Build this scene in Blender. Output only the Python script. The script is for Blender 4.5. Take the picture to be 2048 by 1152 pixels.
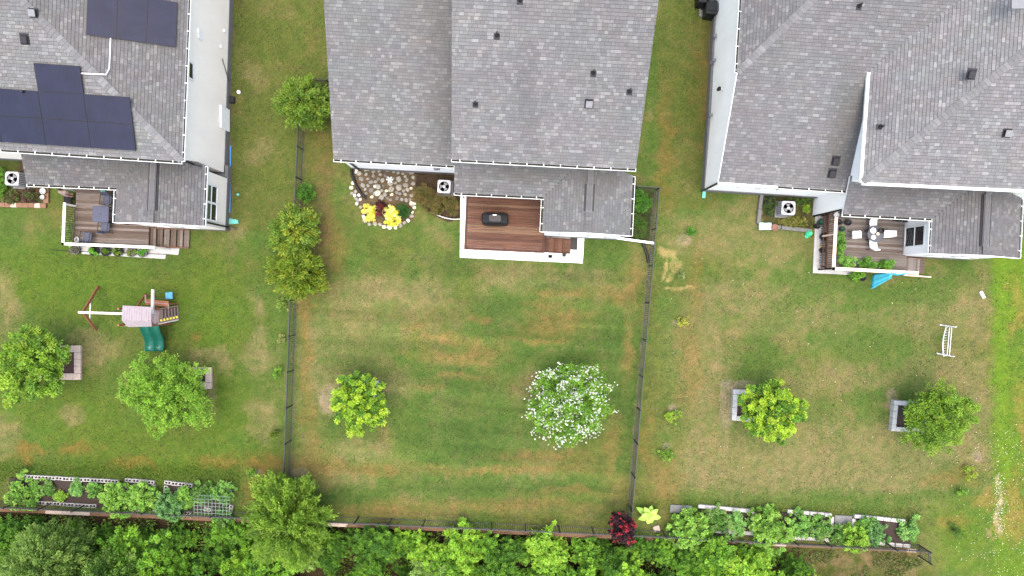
import bpy, math, random
import numpy as np
from mathutils import Vector, Matrix

# ---------------------------------------------------------------- camera, world, sun, exposure
H = 40.0; F = 1409.0; CX = 1024.0; CY = 576.0
SC = bpy.context.scene
for o in list(bpy.data.objects): bpy.data.objects.remove(o)
cam_d = bpy.data.cameras.new('camera'); cam = bpy.data.objects.new('camera', cam_d)
SC.collection.objects.link(cam); cam.location = (0, 0, H); cam.rotation_euler = (0, 0, 0)
cam_d.sensor_width = 36.0; cam_d.lens = 36.0 * F / 2048.0; cam_d.clip_end = 2000
SC.camera = cam
SUN_EL = math.radians(83); SUN_AZ = math.radians(176)      # azimuth measured from +Y towards +X
W = bpy.data.worlds.new('World'); SC.world = W; W.use_nodes = True
nt = W.node_tree; bg = nt.nodes['Background']
sky = nt.nodes.new('ShaderNodeTexSky'); sky.sky_type = 'NISHITA'; sky.sun_disc = False
sky.sun_elevation = SUN_EL; sky.sun_rotation = SUN_AZ
sky.air_density = 1.5; sky.dust_density = 6.0; sky.ozone_density = 1.0; sky.altitude = 0
nt.links.new(sky.outputs[0], bg.inputs[0]); bg.inputs[1].default_value = 0.15
sun_d = bpy.data.lights.new('sun', 'SUN'); sun = bpy.data.objects.new('sun', sun_d)
SC.collection.objects.link(sun); sun_d.energy = 0.8; sun_d.angle = math.radians(85); sun_d.color = (1, .985, .96)
sd = Vector((math.cos(SUN_EL) * math.sin(SUN_AZ), math.cos(SUN_EL) * math.cos(SUN_AZ), math.sin(SUN_EL)))
sun.rotation_euler = sd.to_track_quat('Z', 'Y').to_euler(); sun.location = sd * 60
SC.view_settings.view_transform = 'Standard'; SC.view_settings.look = 'None'
SC.view_settings.gamma = 1.0; SC.view_settings.use_curve_mapping = False
SC.view_settings.exposure = 1.7
SC.render.engine = 'CYCLES'
KA = .33                                                   # overall reflectance of everything that is not white
rnd = random.Random(7); rng = np.random.default_rng(11)

# ---------------------------------------------------------------- helpers
def P(u, v, z=0.0):
    k = (H - z) / F
    return Vector(((u - CX) * k, (CY - v) * k, z))

def mat(name, col, rough=.75, var=.12, scale=6.0, bump=0.0, metal=0.0, spec=.3, attr=False, detail=6, stretch=None, trans=0.0, k=None):
    k = (1.0 if min(col) > .6 and not attr else KA) if k is None else k; col = tuple(c * k for c in col)
    m = bpy.data.materials.new(name); m.use_nodes = True
    n = m.node_tree.nodes; l = m.node_tree.links; b = n['Principled BSDF']
    b.inputs['Roughness'].default_value = rough; b.inputs['Metallic'].default_value = metal
    b.inputs['Specular IOR Level'].default_value = spec
    tc = n.new('ShaderNodeTexCoord'); nz = n.new('ShaderNodeTexNoise')
    nz.inputs['Scale'].default_value = scale; nz.inputs['Detail'].default_value = detail; nz.inputs['Roughness'].default_value = .65
    src = tc.outputs['Object']
    if stretch:
        mp = n.new('ShaderNodeMapping'); mp.inputs['Scale'].default_value = stretch
        l.new(src, mp.inputs[0]); src = mp.outputs[0]
    l.new(src, nz.inputs['Vector'])
    mr = n.new('ShaderNodeMapRange'); mr.inputs[1].default_value = .25; mr.inputs[2].default_value = .75
    mr.inputs[3].default_value = 1 - var; mr.inputs[4].default_value = 1 + var
    l.new(nz.outputs['Fac'], mr.inputs[0])
    mx = n.new('ShaderNodeMix'); mx.data_type = 'RGBA'; mx.blend_type = 'MULTIPLY'; mx.inputs[0].default_value = 1
    if attr:
        a = n.new('ShaderNodeAttribute'); a.attribute_name = 'Col'; l.new(a.outputs['Color'], mx.inputs[6])
    else:
        mx.inputs[6].default_value = (*col, 1)
    l.new(mr.outputs[0], mx.inputs[7])
    l.new(mx.outputs[2], b.inputs['Base Color'])
    if bump:
        bp = n.new('ShaderNodeBump'); bp.inputs['Strength'].default_value = bump; bp.inputs['Distance'].default_value = .03
        l.new(nz.outputs['Fac'], bp.inputs['Height']); l.new(bp.outputs[0], b.inputs['Normal'])
    if trans:
        out = n['Material Output']; t = n.new('ShaderNodeBsdfTranslucent'); ms = n.new('ShaderNodeMixShader')
        ms.inputs[0].default_value = trans; l.new(mx.outputs[2], t.inputs[0])
        l.new(b.outputs[0], ms.inputs[1]); l.new(t.outputs[0], ms.inputs[2]); l.new(ms.outputs[0], out.inputs[0])
    return m

def wood(name, col, var=.25, dirx=True, scale=5.0):
    return mat(name, col, .8, var, scale, .25, stretch=(.35, 6, 6) if dirx else (6, .35, 6))

M = {}
M['white'] = mat('white_siding', (.78, .775, .775), .6, .06, .9, stretch=(1, 1, .3))
M['cream'] = mat('cream_siding', (.78, .72, .672), .6, .06, .9, stretch=(1, 1, .3))
M['trim'] = mat('white_trim', (.70, .70, .70), .5, .10, 5)
M['gutter'] = mat('white_gutter', (.62, .65, .63), .45, .16, 4)
M['debris'] = mat('gutter_debris', (.07, .065, .05), .95, .6, 12)
M['found'] = mat('grey_foundation', (.33, .33, .33), .9, .15, 6, .2)
M['underlay'] = mat('roof_underlay', (.13, .13, .14), .9, .15, 8)
M['shingle'] = mat('asphalt_shingle', (1, 1, 1), .92, .10, 14, .35, attr=True)
M['cap'] = mat('shingle_cap', (.25, .25, .26), .92, .12, 9, .3)
M['vent'] = mat('dark_vent', (.035, .035, .045), .6, .2, 9)
M['ventgrey'] = mat('grey_vent', (.42, .43, .46), .5, .12, 9)
M['black'] = mat('black_plastic', (.018, .018, .02), .5, .25, 10)
M['blackmetal'] = mat('black_fence_paint', (.05, .053, .05), .55, .3, 12, k=.6)
M['glass'] = mat('dark_window_glass', (.03, .035, .045), .08, .1, 2, spec=.6)
M['glassgreen'] = mat('pale_window_glass', (.16, .21, .19), .1, .1, 2, spec=.6)
M['pv'] = mat('solar_cell', (.020, .023, .055), .35, .25, 1.2, spec=.18, k=.5)
M['pvframe'] = mat('solar_frame', (.015, .016, .025), .4, .2, 5)
M['concrete'] = mat('pale_concrete', (.62, .62, .61), .9, .2, 3, .15, k=.52)
M['whiteslab'] = mat('white_concrete', (.84, .84, .84), .85, .05, 3, .1)
M['greyslab'] = mat('grey_concrete', (.40, .40, .39), .92, .22, 4, .2)
M['block'] = mat('concrete_block', (.60, .57, .54), .95, .2, 7, .3, k=.6)
M['blockhole'] = mat('block_hollow_soil', (.06, .045, .035), .95, .3, 20)
M['soil'] = mat('garden_soil', (.10, .07, .055), .95, .5, 12, .6)
M['mulch'] = mat('red_mulch', (.15, .075, .07), .95, .5, 14, .6)
M['brick'] = mat('tan_brick', (.48, .27, .17), .9, .2, 6, .3)
M['pinkblock'] = mat('pink_paver', (.56, .44, .37), .9, .18, 6, .3, k=.64)
M['timber'] = mat('landscape_timber', (.33, .19, .11), .9, .35, 4, .3, stretch=(.5, 5, 5))
M['greytimber'] = mat('grey_timber', (.33, .33, .32), .9, .25, 4, .3)
M['deckred'] = [wood('redwood_board_%d' % i, c, .6, scale=3) for i, c in enumerate([(.21, .09, .052), (.26, .12, .07), (.16, .065, .04), (.34, .19, .11), (.24, .105, .06)])]
M['deckgrey'] = [wood('weathered_board_%d' % i, c, .42) for i, c in enumerate([(.34, .27, .23), (.26, .19, .15), (.41, .34, .30), (.20, .14, .11)])]
M['decksilver'] = [wood('silver_board_%d' % i, c, .36) for i, c in enumerate([(.36, .31, .28), (.28, .23, .20), (.43, .38, .35), (.23, .17, .14)])]
M['railwhite'] = mat('white_rail_paint', (.76, .73, .69), .7, .12, 5)
M['railpeach'] = mat('peach_rail_wood', (.66, .52, .42), .8, .12, 5, k=.95)
M['railbrown'] = mat('brown_rail_wood', (.22, .11, .07), .85, .35, 8, k=.55)
M['railgreen'] = mat('mossy_rail', (.33, .31, .20), .9, .3, 8)
M['slate'] = mat('slate_fabric', (.10, .11, .17), .7, .15, 8, k=.5)
M['dkmetal'] = mat('dark_metal', (.03, .03, .035), .45, .2, 8)
M['whiteplastic'] = mat('white_plastic', (.66, .67, .70), .4, .06, 6)
M['acgrey'] = mat('ac_grey', (.56, .56, .60), .5, .05, 5, k=.6)
M['acside'] = mat('ac_side', (.30, .30, .34), .55, .15, 5)
M['acdark'] = mat('ac_dark', (.04, .04, .055), .6, .2, 6)
M['pot'] = mat('black_pot', (.03, .03, .032), .6, .3, 8)
M['terracotta'] = mat('terracotta', (.52, .27, .19), .8, .15, 8)
M['potgreen'] = mat('green_pot', (.03, .14, .09), .5, .2, 8)
M['potwhite'] = mat('white_pot', (.62, .62, .62), .6, .12, 8, k=.6)
M['teal'] = mat('teal_plastic', (.12, .42, .36), .5, .15, 6, k=.85)
M['aqua'] = mat('aqua_cloth', (.06, .42, .56), .75, .2, 5, .2, k=.85)
M['paleaqua'] = mat('pale_aqua_cloth', (.42, .66, .73), .8, .15, 6, .2, k=.85)
M['greenbag'] = mat('green_plastic_bag', (.04, .48, .22), .4, .2, 6, k=.85)
M['bluepipe'] = mat('blue_pipe', (.05, .20, .50), .45, .1, 6, k=.85)
M['slide'] = mat('dark_green_plastic', (.008, .085, .06), .35, .2, 2.5, spec=.4, k=1)
M['playred'] = mat('redwood_stain', (.29, .105, .055), .75, .25, 5, .1, k=.75)
M['playpink'] = mat('pink_wood', (.44, .30, .27), .8, .2, 5, k=.55)
M['playroof'] = mat('lilac_roof_board', (.47, .40, .43), .8, .12, 4, k=.55)
M['playwhite'] = mat('white_sunlit_wood', (.66, .60, .58), .75, .12, 4, k=.75)  # white wood tone that takes in the swing beam's sunlit look
M['yellow'] = mat('yellow_plastic', (.75, .62, .06), .5, .1, 6, k=.85)
M['swingblue'] = mat('blue_swing', (.06, .26, .42), .5, .2, 6, k=.85)
M['rope'] = mat('rope', (.45, .42, .36), .9, .2, 20)
M['stone'] = [mat('field_stone_%d' % i, c, .9, .22, 9, .4, k=.55 if i < 4 else .62) for i, c in enumerate([(.27, .25, .23), (.33, .31, .28), (.22, .20, .19), (.38, .36, .30), (.70, .67, .50), (.74, .73, .70)])]
M['bark'] = mat('bark', (.12, .09, .07), .95, .35, 14, .6)
M['leaf'] = mat('leaf', (1, 1, 1), .55, .12, 3, attr=True, spec=.3, trans=.42)
M['petal'] = mat('petal', (1, 1, 1), .6, .06, 3, attr=True, spec=.3, trans=.2)
M['skin'] = mat('skin', (.45, .26, .19), .6, .08, 10)
M['hair'] = mat('black_hair', (.012, .01, .009), .5, .3, 30)
M['shirt'] = mat('pale_pink_cotton', (.68, .50, .45), .85, .12, 12, .2)
M['skirt'] = mat('black_cotton', (.022, .02, .025), .85, .3, 10, .2)
M['binlid'] = mat('dark_bin_plastic', (.022, .03, .033), .45, .3, 6)
M['wire'] = mat('pale_green_wire', (.40, .55, .44), .5, .15, 10, k=.45)

def link(o):
    SC.collection.objects.link(o); return o

def setp(o, parent):
    if parent is not None:
        o.parent = parent
        mw = Matrix.Translation(parent.location) @ parent.rotation_euler.to_matrix().to_4x4()
        if parent.parent is not None: mw = parent.parent['_m'] if False else parent.matrix_parent_inverse.inverted() @ mw if False else PM(parent)
        o.matrix_parent_inverse = mw.inverted()

def PM(o):                                              # world matrix without a depsgraph update
    m = Matrix.LocRotScale(o.location, o.rotation_euler, o.scale)
    return (PM(o.parent) @ o.matrix_parent_inverse @ m) if o.parent else m

def mesh(name, verts, faces, m, parent=None, smooth=False, cols=None, mi=None):
    me = bpy.data.meshes.new(name); me.from_pydata([tuple(v) for v in verts], [], faces)
    for q in (m if isinstance(m, (list, tuple)) else [m]): me.materials.append(q)
    if mi is not None: me.polygons.foreach_set('material_index', mi)
    if smooth: me.polygons.foreach_set('use_smooth', [True] * len(me.polygons))
    if cols is not None:
        a = me.attributes.new('Col', 'FLOAT_COLOR', 'FACE')
        c = np.ones((len(faces), 4), np.float32); c[:, :3] = cols; a.data.foreach_set('color', c.ravel())
    me.update(); o = bpy.data.objects.new(name, me); link(o); setp(o, parent); return o

def tag(o, label, cat, group=None, kind=None):
    o['label'] = label; o['category'] = cat
    if group: o['group'] = group
    if kind: o['kind'] = kind
    return o

def thing(name, label, cat, loc=(0, 0, 0), group=None, rz=0.0):
    o = bpy.data.objects.new(name, None); link(o); o.location = loc; o.rotation_euler = (0, 0, rz)
    o.empty_display_size = .2
    return tag(o, label, cat, group)

def copy_tree(o, parent=None):
    c = o.copy(); link(c)
    if parent is not None:
        c.parent = parent; c.matrix_parent_inverse = o.matrix_parent_inverse.copy()
    for ch in list(o.children): copy_tree(ch, c)
    return c

class MB:
    """collects shapes of one part"""
    def __init__(s): s.v = []; s.f = []; s.mi = []
    def add(s, vs, fs, mi=0):
        n = len(s.v); s.v += [Vector(q) for q in vs]; s.f += [tuple(i + n for i in f) for f in fs]; s.mi += [mi] * len(fs); return s
    def box(s, c, d, rz=0.0, mi=0, M4=None, bev=0.0):
        hx, hy, hz = d[0] / 2, d[1] / 2, d[2] / 2
        R = Matrix.Rotation(rz, 3, 'Z'); c = Vector(c)
        if bev <= 0:
            vs = [(x, y, z) for z in (-hz, hz) for x, y in ((-hx, -hy), (hx, -hy), (hx, hy), (-hx, hy))]
            fs = [(3, 2, 1, 0), (4, 5, 6, 7), (0, 1, 5, 4), (1, 2, 6, 5), (2, 3, 7, 6), (3, 0, 4, 7)]
        else:
            b = min(bev, hx * .9, hy * .9, hz * .9)
            def ring(i, z): return [(-hx + i, -hy, z) if False else q for q in ((-hx + b, -hy + i, z), (hx - b, -hy + i, z), (hx - i, -hy + b, z), (hx - i, hy - b, z), (hx - b, hy - i, z), (-hx + b, hy - i, z), (-hx + i, hy - b, z), (-hx + i, -hy + b, z))]
            vs = ring(0, -hz) + ring(0, hz - b) + ring(b * .7, hz)
            fs = [tuple(range(7, -1, -1)), tuple(range(16, 24))]
            for r in (0, 8):
                for i in range(8): fs.append((r + i, r + (i + 1) % 8, r + 8 + (i + 1) % 8, r + 8 + i))
        vs = [R @ Vector(q) + c for q in vs]
        if M4 is not None: vs = [M4 @ q for q in vs]
        return s.add(vs, fs, mi)
    def beam(s, a, b, w, h, mi=0, up=Vector((0, 0, 1))):
        a = Vector(a); b = Vector(b); d = (b - a); L = d.length; d.normalize()
        if abs(d.dot(up)) > .99: up = Vector((1, 0, 0))
        x = d.cross(up).normalized(); y = x.cross(d).normalized()
        vs = []
        for q in (a, b):
            for i, j in ((-1, -1), (1, -1), (1, 1), (-1, 1)): vs.append(q + x * i * w / 2 + y * j * h / 2)
        return s.add(vs, [(0, 1, 2, 3), (7, 6, 5, 4), (0, 4, 5, 1), (1, 5, 6, 2), (2, 6, 7, 3), (3, 7, 4, 0)], mi)
    def tube(s, pts, r, seg=6, mi=0, cap=True):
        pts = [Vector(p) for p in pts]; n = len(pts); rs = r if isinstance(r, (list, tuple)) else [r] * n
        vs = []; prev = Vector((0.13, .31, .94)).normalized()
        for i, p in enumerate(pts):
            d = (pts[min(i + 1, n - 1)] - pts[max(i - 1, 0)]).normalized()
            x = d.cross(prev)
            if x.length < .05: x = d.cross(Vector((1, 0, 0)))
            x.normalize(); y = d.cross(x).normalized()
            for k in range(seg):
                a = 2 * math.pi * k / seg; vs.append(p + (x * math.cos(a) + y * math.sin(a)) * rs[i])
        fs = []
        for i in range(n - 1):
            for k in range(seg):
                k2 = (k + 1) % seg; fs.append((i * seg + k, i * seg + k2, (i + 1) * seg + k2, (i + 1) * seg + k))
        if cap: fs += [tuple(range(seg - 1, -1, -1)), tuple((n - 1) * seg + k for k in range(seg))]
        return s.add(vs, fs, mi)
    def lathe(s, c, prof, seg=12, mi=0):
        c = Vector(c); vs = []; n = len(prof)
        for r, z in prof:
            for k in range(seg):
                a = 2 * math.pi * k / seg; vs.append(c + Vector((r * math.cos(a), r * math.sin(a), z)))
        fs = []
        for i in range(n - 1):
            for k in range(seg):
                k2 = (k + 1) % seg; fs.append((i * seg + k, i * seg + k2, (i + 1) * seg + k2, (i + 1) * seg + k))
        fs += [tuple(range(seg - 1, -1, -1)), tuple((n - 1) * seg + k for k in range(seg))]
        return s.add(vs, fs, mi)
    def prism(s, pts, z0, z1, mi=0):
        n = len(pts); z1 = z1 if isinstance(z1, (list, tuple)) else [z1] * n
        z0 = z0 if isinstance(z0, (list, tuple)) else [z0] * n
        vs = [(p[0], p[1], z) for p, z in zip(pts, z0)] + [(p[0], p[1], z) for p, z in zip(pts, z1)]
        area = sum(pts[i][0] * pts[(i + 1) % n][1] - pts[(i + 1) % n][0] * pts[i][1] for i in range(n))
        fs = [tuple(range(n - 1, -1, -1)), tuple(range(n, 2 * n))] + [(i, (i + 1) % n, n + (i + 1) % n, n + i) for i in range(n)]
        if area < 0: fs = [tuple(reversed(f)) for f in fs]
        return s.add(vs, fs, mi)
    def obj(s, name, m, parent=None, smooth=False):
        return mesh(name, s.v, s.f, m, parent, smooth, mi=s.mi if isinstance(m, (list, tuple)) else None)

# ---------------------------------------------------------------- value noise for the lawn and the crowns
_tab = np.random.default_rng(5).random((256, 256))
def vnoise(x, y, s=0):
    xi = np.floor(x).astype(int); yi = np.floor(y).astype(int); fx = x - xi; fy = y - yi
    fx = fx * fx * (3 - 2 * fx); fy = fy * fy * (3 - 2 * fy); xi = xi + s * 37; yi = yi + s * 91
    g = lambda a, b: _tab[a % 256, b % 256]
    return (g(xi, yi) * (1 - fx) + g(xi + 1, yi) * fx) * (1 - fy) + (g(xi, yi + 1) * (1 - fx) + g(xi + 1, yi + 1) * fx) * fy
def fbm(x, y, s=0, o=4):
    t = 0; a = .5; w = 0
    for i in range(o):
        t = t + a * vnoise(x * 2 ** i, y * 2 ** i, s + i); w += a; a *= .55
    return t / w

# ---------------------------------------------------------------- ground
def back_v(u): return 1031 + .0444 * (u - 660)              # image row of the back fence's foot
def back_y(x):                                              # the same line on the ground
    u = CX + x * F / H
    return (CY - back_v(u)) * H / F
def gz(x, y):
    d = back_y(x) - .58 - y                                 # metres south of the retaining wall
    s = np.clip(d / .12, 0, 1) * np.clip((24.5 - x) / 3.0, 0, 1)
    return -.75 * s - .06 * np.clip(d - .1, 0, 12) * np.clip((24.5 - x) / 3.0, 0, 1) * .5

def build_ground():
    ax = np.concatenate([[-600, -300, -150, -80, -50, -40], np.arange(-34, 34.01, .1), [40, 50, 80, 150, 300, 600]])
    ay = np.concatenate([[-600, -300, -150, -80, -45, -30, -24], np.arange(-19.5, 18.01, .1), [22, 30, 45, 80, 150, 300, 600]])
    X, Y = np.meshgrid(ax, ay); u = CX + X * F / H; v = CY - Y * F / H
    wu = u + (fbm(X * .8, Y * .8, 3) - .5) * 60 + (fbm(X * 3, Y * 3, 8) - .5) * 26
    wv = v + (fbm(X * .8, Y * .8, 4) - .5) * 44 + (fbm(X * 3, Y * 3, 9) - .5) * 20
    green = np.array([.100, .168, .040]); green2 = np.array([.122, .185, .050]); olive = np.array([.165, .168, .050])
    tan = np.array([.26, .225, .120]); orange = np.array([.255, .155, .05]); lush = np.array([.12, .215, .022])
    dark = np.array([.075, .115, .028]); straw = np.array([.44, .35, .17]); bare = np.array([.36, .29, .24]); brown = np.array([.10, .070, .048])
    C = np.zeros(X.shape + (3,))
    n1 = fbm(X * .22, Y * .22, 1)[..., None]; n2 = fbm(X * .7, Y * .7, 2)[..., None]; n3 = fbm(X * 2.4, Y * 2.4, 5)[..., None]
    sm = lambda a, lo, hi: np.clip((a - lo) / (hi - lo), 0, 1) ** 1.0
    C[:] = green
    C += (green2 - C) * sm(n2, .35, .65)
    C += (olive - C) * sm(n1 * .6 + n2 * .4, .50, .68) * .75
    C += (tan - C) * sm(n2 * .5 + n3 * .5, .52, .70) * .6
    C += (dark - C) * sm(n3 * .5 + n1 * .5, .53, .72) * .55
    # yard by yard
    mlane = ((u > 455) & (u < 665) & (v < 460)) | ((u > 1315) & (u < 1440) & (v < 420))
    C[mlane] = C[mlane] * .55 + (olive * .9) * .45
    def blob(cu, cv, ru, rv, col, k=1.0, soft=.6, warp=1.0):
        nonlocal C
        uu = u + (wu - u) * warp; vv = v + (wv - v) * warp
        d = np.sqrt(((uu - cu) / ru) ** 2 + ((vv - cv) / rv) ** 2)
        a = np.clip((1 + soft - d) / (2 * soft), 0, 1); a = (a * a * (3 - 2 * a) * k)[..., None]
        a = a * (.55 + .45 * sm(n3, .3, .6))
        C += (col - C) * a
    # left lawn: deep green with tan patches
    lf = (np.clip((590 - u) / 60, 0, 1) * np.clip((v - 460) / 60, 0, 1) * np.clip((1000 - v) / 40, 0, 1))[..., None]; C += (np.array([.085, .14, .022]) - C) * lf * .6 * sm(n2, .2, .6)
    for a in [(80, 540, 150, 60), (420, 600, 70, 90), (200, 590, 160, 50), (140, 830, 170, 60), (440, 720, 40, 130), (330, 900, 200, 40), (300, 940, 200, 20), (430, 820, 60, 60)]: blob(*a, lush * .85, .5)
    for a in [(520, 700, 26, 40), (525, 840, 32, 40), (15, 600, 30, 60), (15, 870, 34, 40), (525, 300, 26, 24), (520, 150, 26, 20), (190, 700, 50, 30), (135, 830, 30, 20), (450, 720, 18, 20), (430, 790, 14, 40), (410, 720, 40, 14), (475, 465, 22, 10), (505, 610, 16, 30)]: blob(*a, tan, .75)
    for a in [(430, 930, 45, 16), (270, 930, 40, 12), (150, 905, 40, 12), (520, 985, 30, 30), (525, 930, 40, 22), (60, 905, 30, 12), (395, 680, 18, 10)]: blob(*a, orange, .6)
    # middle lawn
    for a in [(760, 610, 130, 60), (700, 690, 80, 60)]: blob(*a, tan * .8 + green * .2, .45)
    for a in [(860, 570, 40, 22), (745, 575, 50, 22), (800, 600, 70, 18), (1050, 560, 70, 24), (650, 790, 30, 55), (790, 765, 40, 28), (1060, 770, 24, 34), (720, 900, 60, 26), (1170, 560, 50, 20), (690, 960, 60, 20)]: blob(*a, tan, .6)
    for a in [(935, 800, 90, 120), (1010, 700, 60, 40), (1000, 610, 60, 30), (960, 880, 120, 40), (1235, 760, 30, 140), (1180, 700, 60, 26), (900, 530, 60, 22), (690, 1000, 60, 20), (1100, 980, 120, 14), (880, 975, 130, 12), (1130, 575, 70, 16), (650, 440, 40, 50)]: blob(*a, np.array([.075, .135, .034]), .65)
    for a in [(828, 657, 24, 10), (880, 680, 50, 8), (930, 686, 46, 7), (905, 712, 72, 9), (940, 724, 60, 7), (965, 700, 40, 12), (1075, 680, 60, 6), (1110, 652, 56, 16), (1130, 632, 60, 8), (1095, 612, 44, 9), (1125, 590, 60, 7), (915, 752, 62, 6), (850, 775, 26, 8), (1080, 912, 84, 11), (1070, 938, 100, 8), (720, 938, 110, 12), (960, 940, 90, 9), (640, 930, 24, 30), (1150, 985, 80, 8), (960, 1010, 200, 12), (760, 1025, 110, 12), (1225, 900, 14, 60), (1235, 590, 20, 14), (615, 790, 12, 160), (612, 620, 10, 70), (665, 470, 18, 60), (960, 640, 16, 8), (1250, 700, 10, 60), (1265, 560, 12, 40)]: blob(*a, np.array([.26, .185, .075]), .68, .9, .7)
    blob(640, 430, 20, 110, np.array([.20, .14, .08]), .7); blob(640, 300, 34, 60, np.array([.16, .13, .05]), .6)
    # right lawn
    for a in [(1400, 700, 60, 90), (1420, 830, 60, 100), (1560, 930, 220, 40), (1700, 900, 200, 60), (1450, 960, 140, 36), (1900, 740, 70, 50), (1950, 620, 50, 60), (1930, 900, 60, 40), (1620, 640, 160, 26), (1460, 470, 120, 40), (1600, 490, 70, 20), (1680, 760, 130, 30), (1960, 800, 40, 60), (1850, 640, 50, 40), (1760, 960, 140, 24), (1480, 590, 90, 24), (1490, 410, 60, 20)]: blob(*a, tan * .95 + olive * .05, .66)
    for a in [(1720, 680, 80, 50), (1340, 700, 14, 200), (1640, 560, 60, 30), (1660, 1000, 200, 16), (1560, 640, 50, 24), (1660, 830, 30, 20), (1830, 590, 60, 20)]: blob(*a, green, .6)
    for a in [(1380, 730, 20, 80), (1395, 560, 16, 60), (1330, 960, 30, 60), (1290, 880, 14, 80), (1900, 960, 60, 14), (1330, 300, 16, 120), (1410, 200, 18, 120)]: blob(*a, orange * .9 + tan * .1, .45)
    # bright strip at the far right, seeded dry patches
    d = np.clip((u - 1975 + (wu - u) * .5) / 18, 0, 1) * np.clip((v - 420) / 90, 0, 1)
    st = (d * (.55 + .45 * sm(n2[..., 0], .25, .6)))[..., None]; C += (lush * 1.12 - C) * st * .9
    blob(2010, 700, 14, 420, lush * 1.25, .7); blob(1920, 1060, 60, 60, lush, .7); blob(1960, 1130, 120, 20, lush, .6)
    for a in [(2040, 620, 14, 60), (2044, 840, 10, 60), (2030, 1040, 26, 40), (1965, 1000, 30, 14), (1900, 1040, 24, 14)]: blob(*a, np.array([.30, .23, .07]), .7)
    for cv in range(955, 1064, 9): blob(1998 + 5 * math.sin(cv * .09), cv, 4, 7, np.array([.46, .38, .26]), .8, .4, .25)
    blob(1985, 1064, 22, 4, np.array([.36, .28, .16]), .6); blob(2030, 1000, 20, 60, np.array([.30, .22, .07]), .55)
    # straw scraps beside the east fence
    for a in [(1340, 512, 18, 12), (1350, 530, 10, 22), (1330, 545, 5, 20), (1345, 560, 7, 8), (1362, 581, 34, 3), (1328, 500, 8, 8)]: blob(*a, straw, .8, .3, .6)
    # bare rings round saplings and trees
    for a in [(1367, 480, 13, 13), (1355, 646, 8, 7), (1345, 815, 10, 8), (1335, 892, 11, 7), (1470, 770, 34, 12), (1455, 810, 14, 50), (1780, 800, 12, 20), (660, 800, 20, 30), (512, 945, 12, 8), (1950, 915, 12, 10), (600, 945, 14, 10), (1155, 760, 26, 20)]: blob(*a, bare, .75, .35, .4)
    # dark soil beds
    def poly(pts, col, k=1.0):
        nonlocal C
        ins = np.zeros(X.shape, bool); m = len(pts)
        for i in range(m):
            x1, y1 = pts[i]; x2, y2 = pts[(i + 1) % m]
            c = ((y1 > wv2) != (y2 > wv2)) & (wu2 < (x2 - x1) * (wv2 - y1) / (y2 - y1 + 1e-9) + x1); ins ^= c
        C[ins] = C[ins] * (1 - k) + col * k * (.7 + .6 * n3[ins])
    wu2 = u + (wu - u) * .15; wv2 = v + (wv - v) * .15
    poly([(704, 332), (830, 336), (832, 400), (826, 440), (790, 455), (750, 452), (724, 430), (712, 400), (705, 380)], np.array([.16, .12, .085]))
    poly([(828, 338), (912, 342), (930, 440), (890, 442), (860, 428), (830, 400)], np.array([.075, .055, .042]))
    poly([(-40, 315), (86, 326), (86, 406), (-40, 406)], np.array([.11, .085, .06]))
    poly([(-40, 315), (40, 320), (30, 395), (-40, 395)], np.array([.085, .125, .03]), .8)
    poly([(1523, 384), (1630, 388), (1624, 458), (1523, 448)], np.array([.10, .10, .045]))
    poly([(1255, 378), (1312, 382), (1298, 484), (1230, 478)], np.array([.055, .08, .03]))
    # strips along foundations and fences
    for a in [(462, 250, 4, 260), (1420, 200, 5, 200)]: blob(*a, np.array([.17, .13, .09]), .8, .4, .3)
    ef = np.abs(u - (1304 - (v - 460) * .0845)) ; mk = (ef < 4) & (v > 380) & (v < 1015); C[mk] = C[mk] * .4 + np.array([.2, .185, .15]) * .6
    wf = np.abs(u - (606.5 - (v - 300) * .041)) ; mk = (wf < 4) & (v > 230) & (v < 1000); C[mk] = C[mk] * .5 + np.array([.17, .15, .12]) * .5
    # wood floor
    bv = back_v(u) + 20; wd = np.clip((v - bv + (n3[..., 0] - .5) * 6) / 6, 0, 1) * np.clip((1880 - u) / 60, 0, 1)
    wcol = brown * (.5 + 1.0 * n3) ; sc = np.clip((u - 1500) / 80, 0, 1)[..., None]
    wcol = wcol * (1 - sc) + sc * (np.array([.22, .18, .10]) * sm(n3, .3, .6) + np.array([.10, .13, .035]) * (1 - sm(n3, .3, .6)))
    C += (wcol - C) * wd[..., None]
    ms = np.clip((u - 590) / 40, 0, 1) * np.clip((1290 - u) / 40, 0, 1) * np.clip((v - 500) / 60, 0, 1)
    C *= (1 + ms * (fbm(X * .12 + 5, Y * 2.6 + X * .15, 41, 3) - .5) * .5)[..., None]
    far = (np.abs(X) > 36) | (Y > 24) | (Y < -24); C[far] = green2
    C *= np.array([.468, .458, .40]) * (.80 + .40 * fbm(X * 6, Y * 6, 12, 3))[..., None]
    Z = gz(X, Y) + (fbm(X * .35, Y * .35, 6) - .5) * .05 * (np.abs(X) < 34)
    Z = np.minimum(Z, 0.0)
    ny, nx = X.shape; me = bpy.data.meshes.new('lawn')
    vs = np.stack([X, Y, Z], -1).reshape(-1, 3).astype(np.float32)
    i = (np.arange(ny - 1)[:, None] * nx + np.arange(nx - 1)[None]).ravel()
    q = np.stack([i, i + 1, i + nx + 1, i + nx], -1).astype(np.int32)
    me.vertices.add(len(vs)); me.vertices.foreach_set('co', vs.ravel())
    me.loops.add(q.size); me.loops.foreach_set('vertex_index', q.ravel())
    me.polygons.add(len(q)); me.polygons.foreach_set('loop_start', np.arange(0, q.size, 4, dtype=np.int32))
    me.update(calc_edges=True)
    a = me.attributes.new('Col', 'FLOAT_COLOR', 'POINT'); c4 = np.ones((len(vs), 4), np.float32); c4[:, :3] = np.clip(C.reshape(-1, 3), .01, .8)
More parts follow.
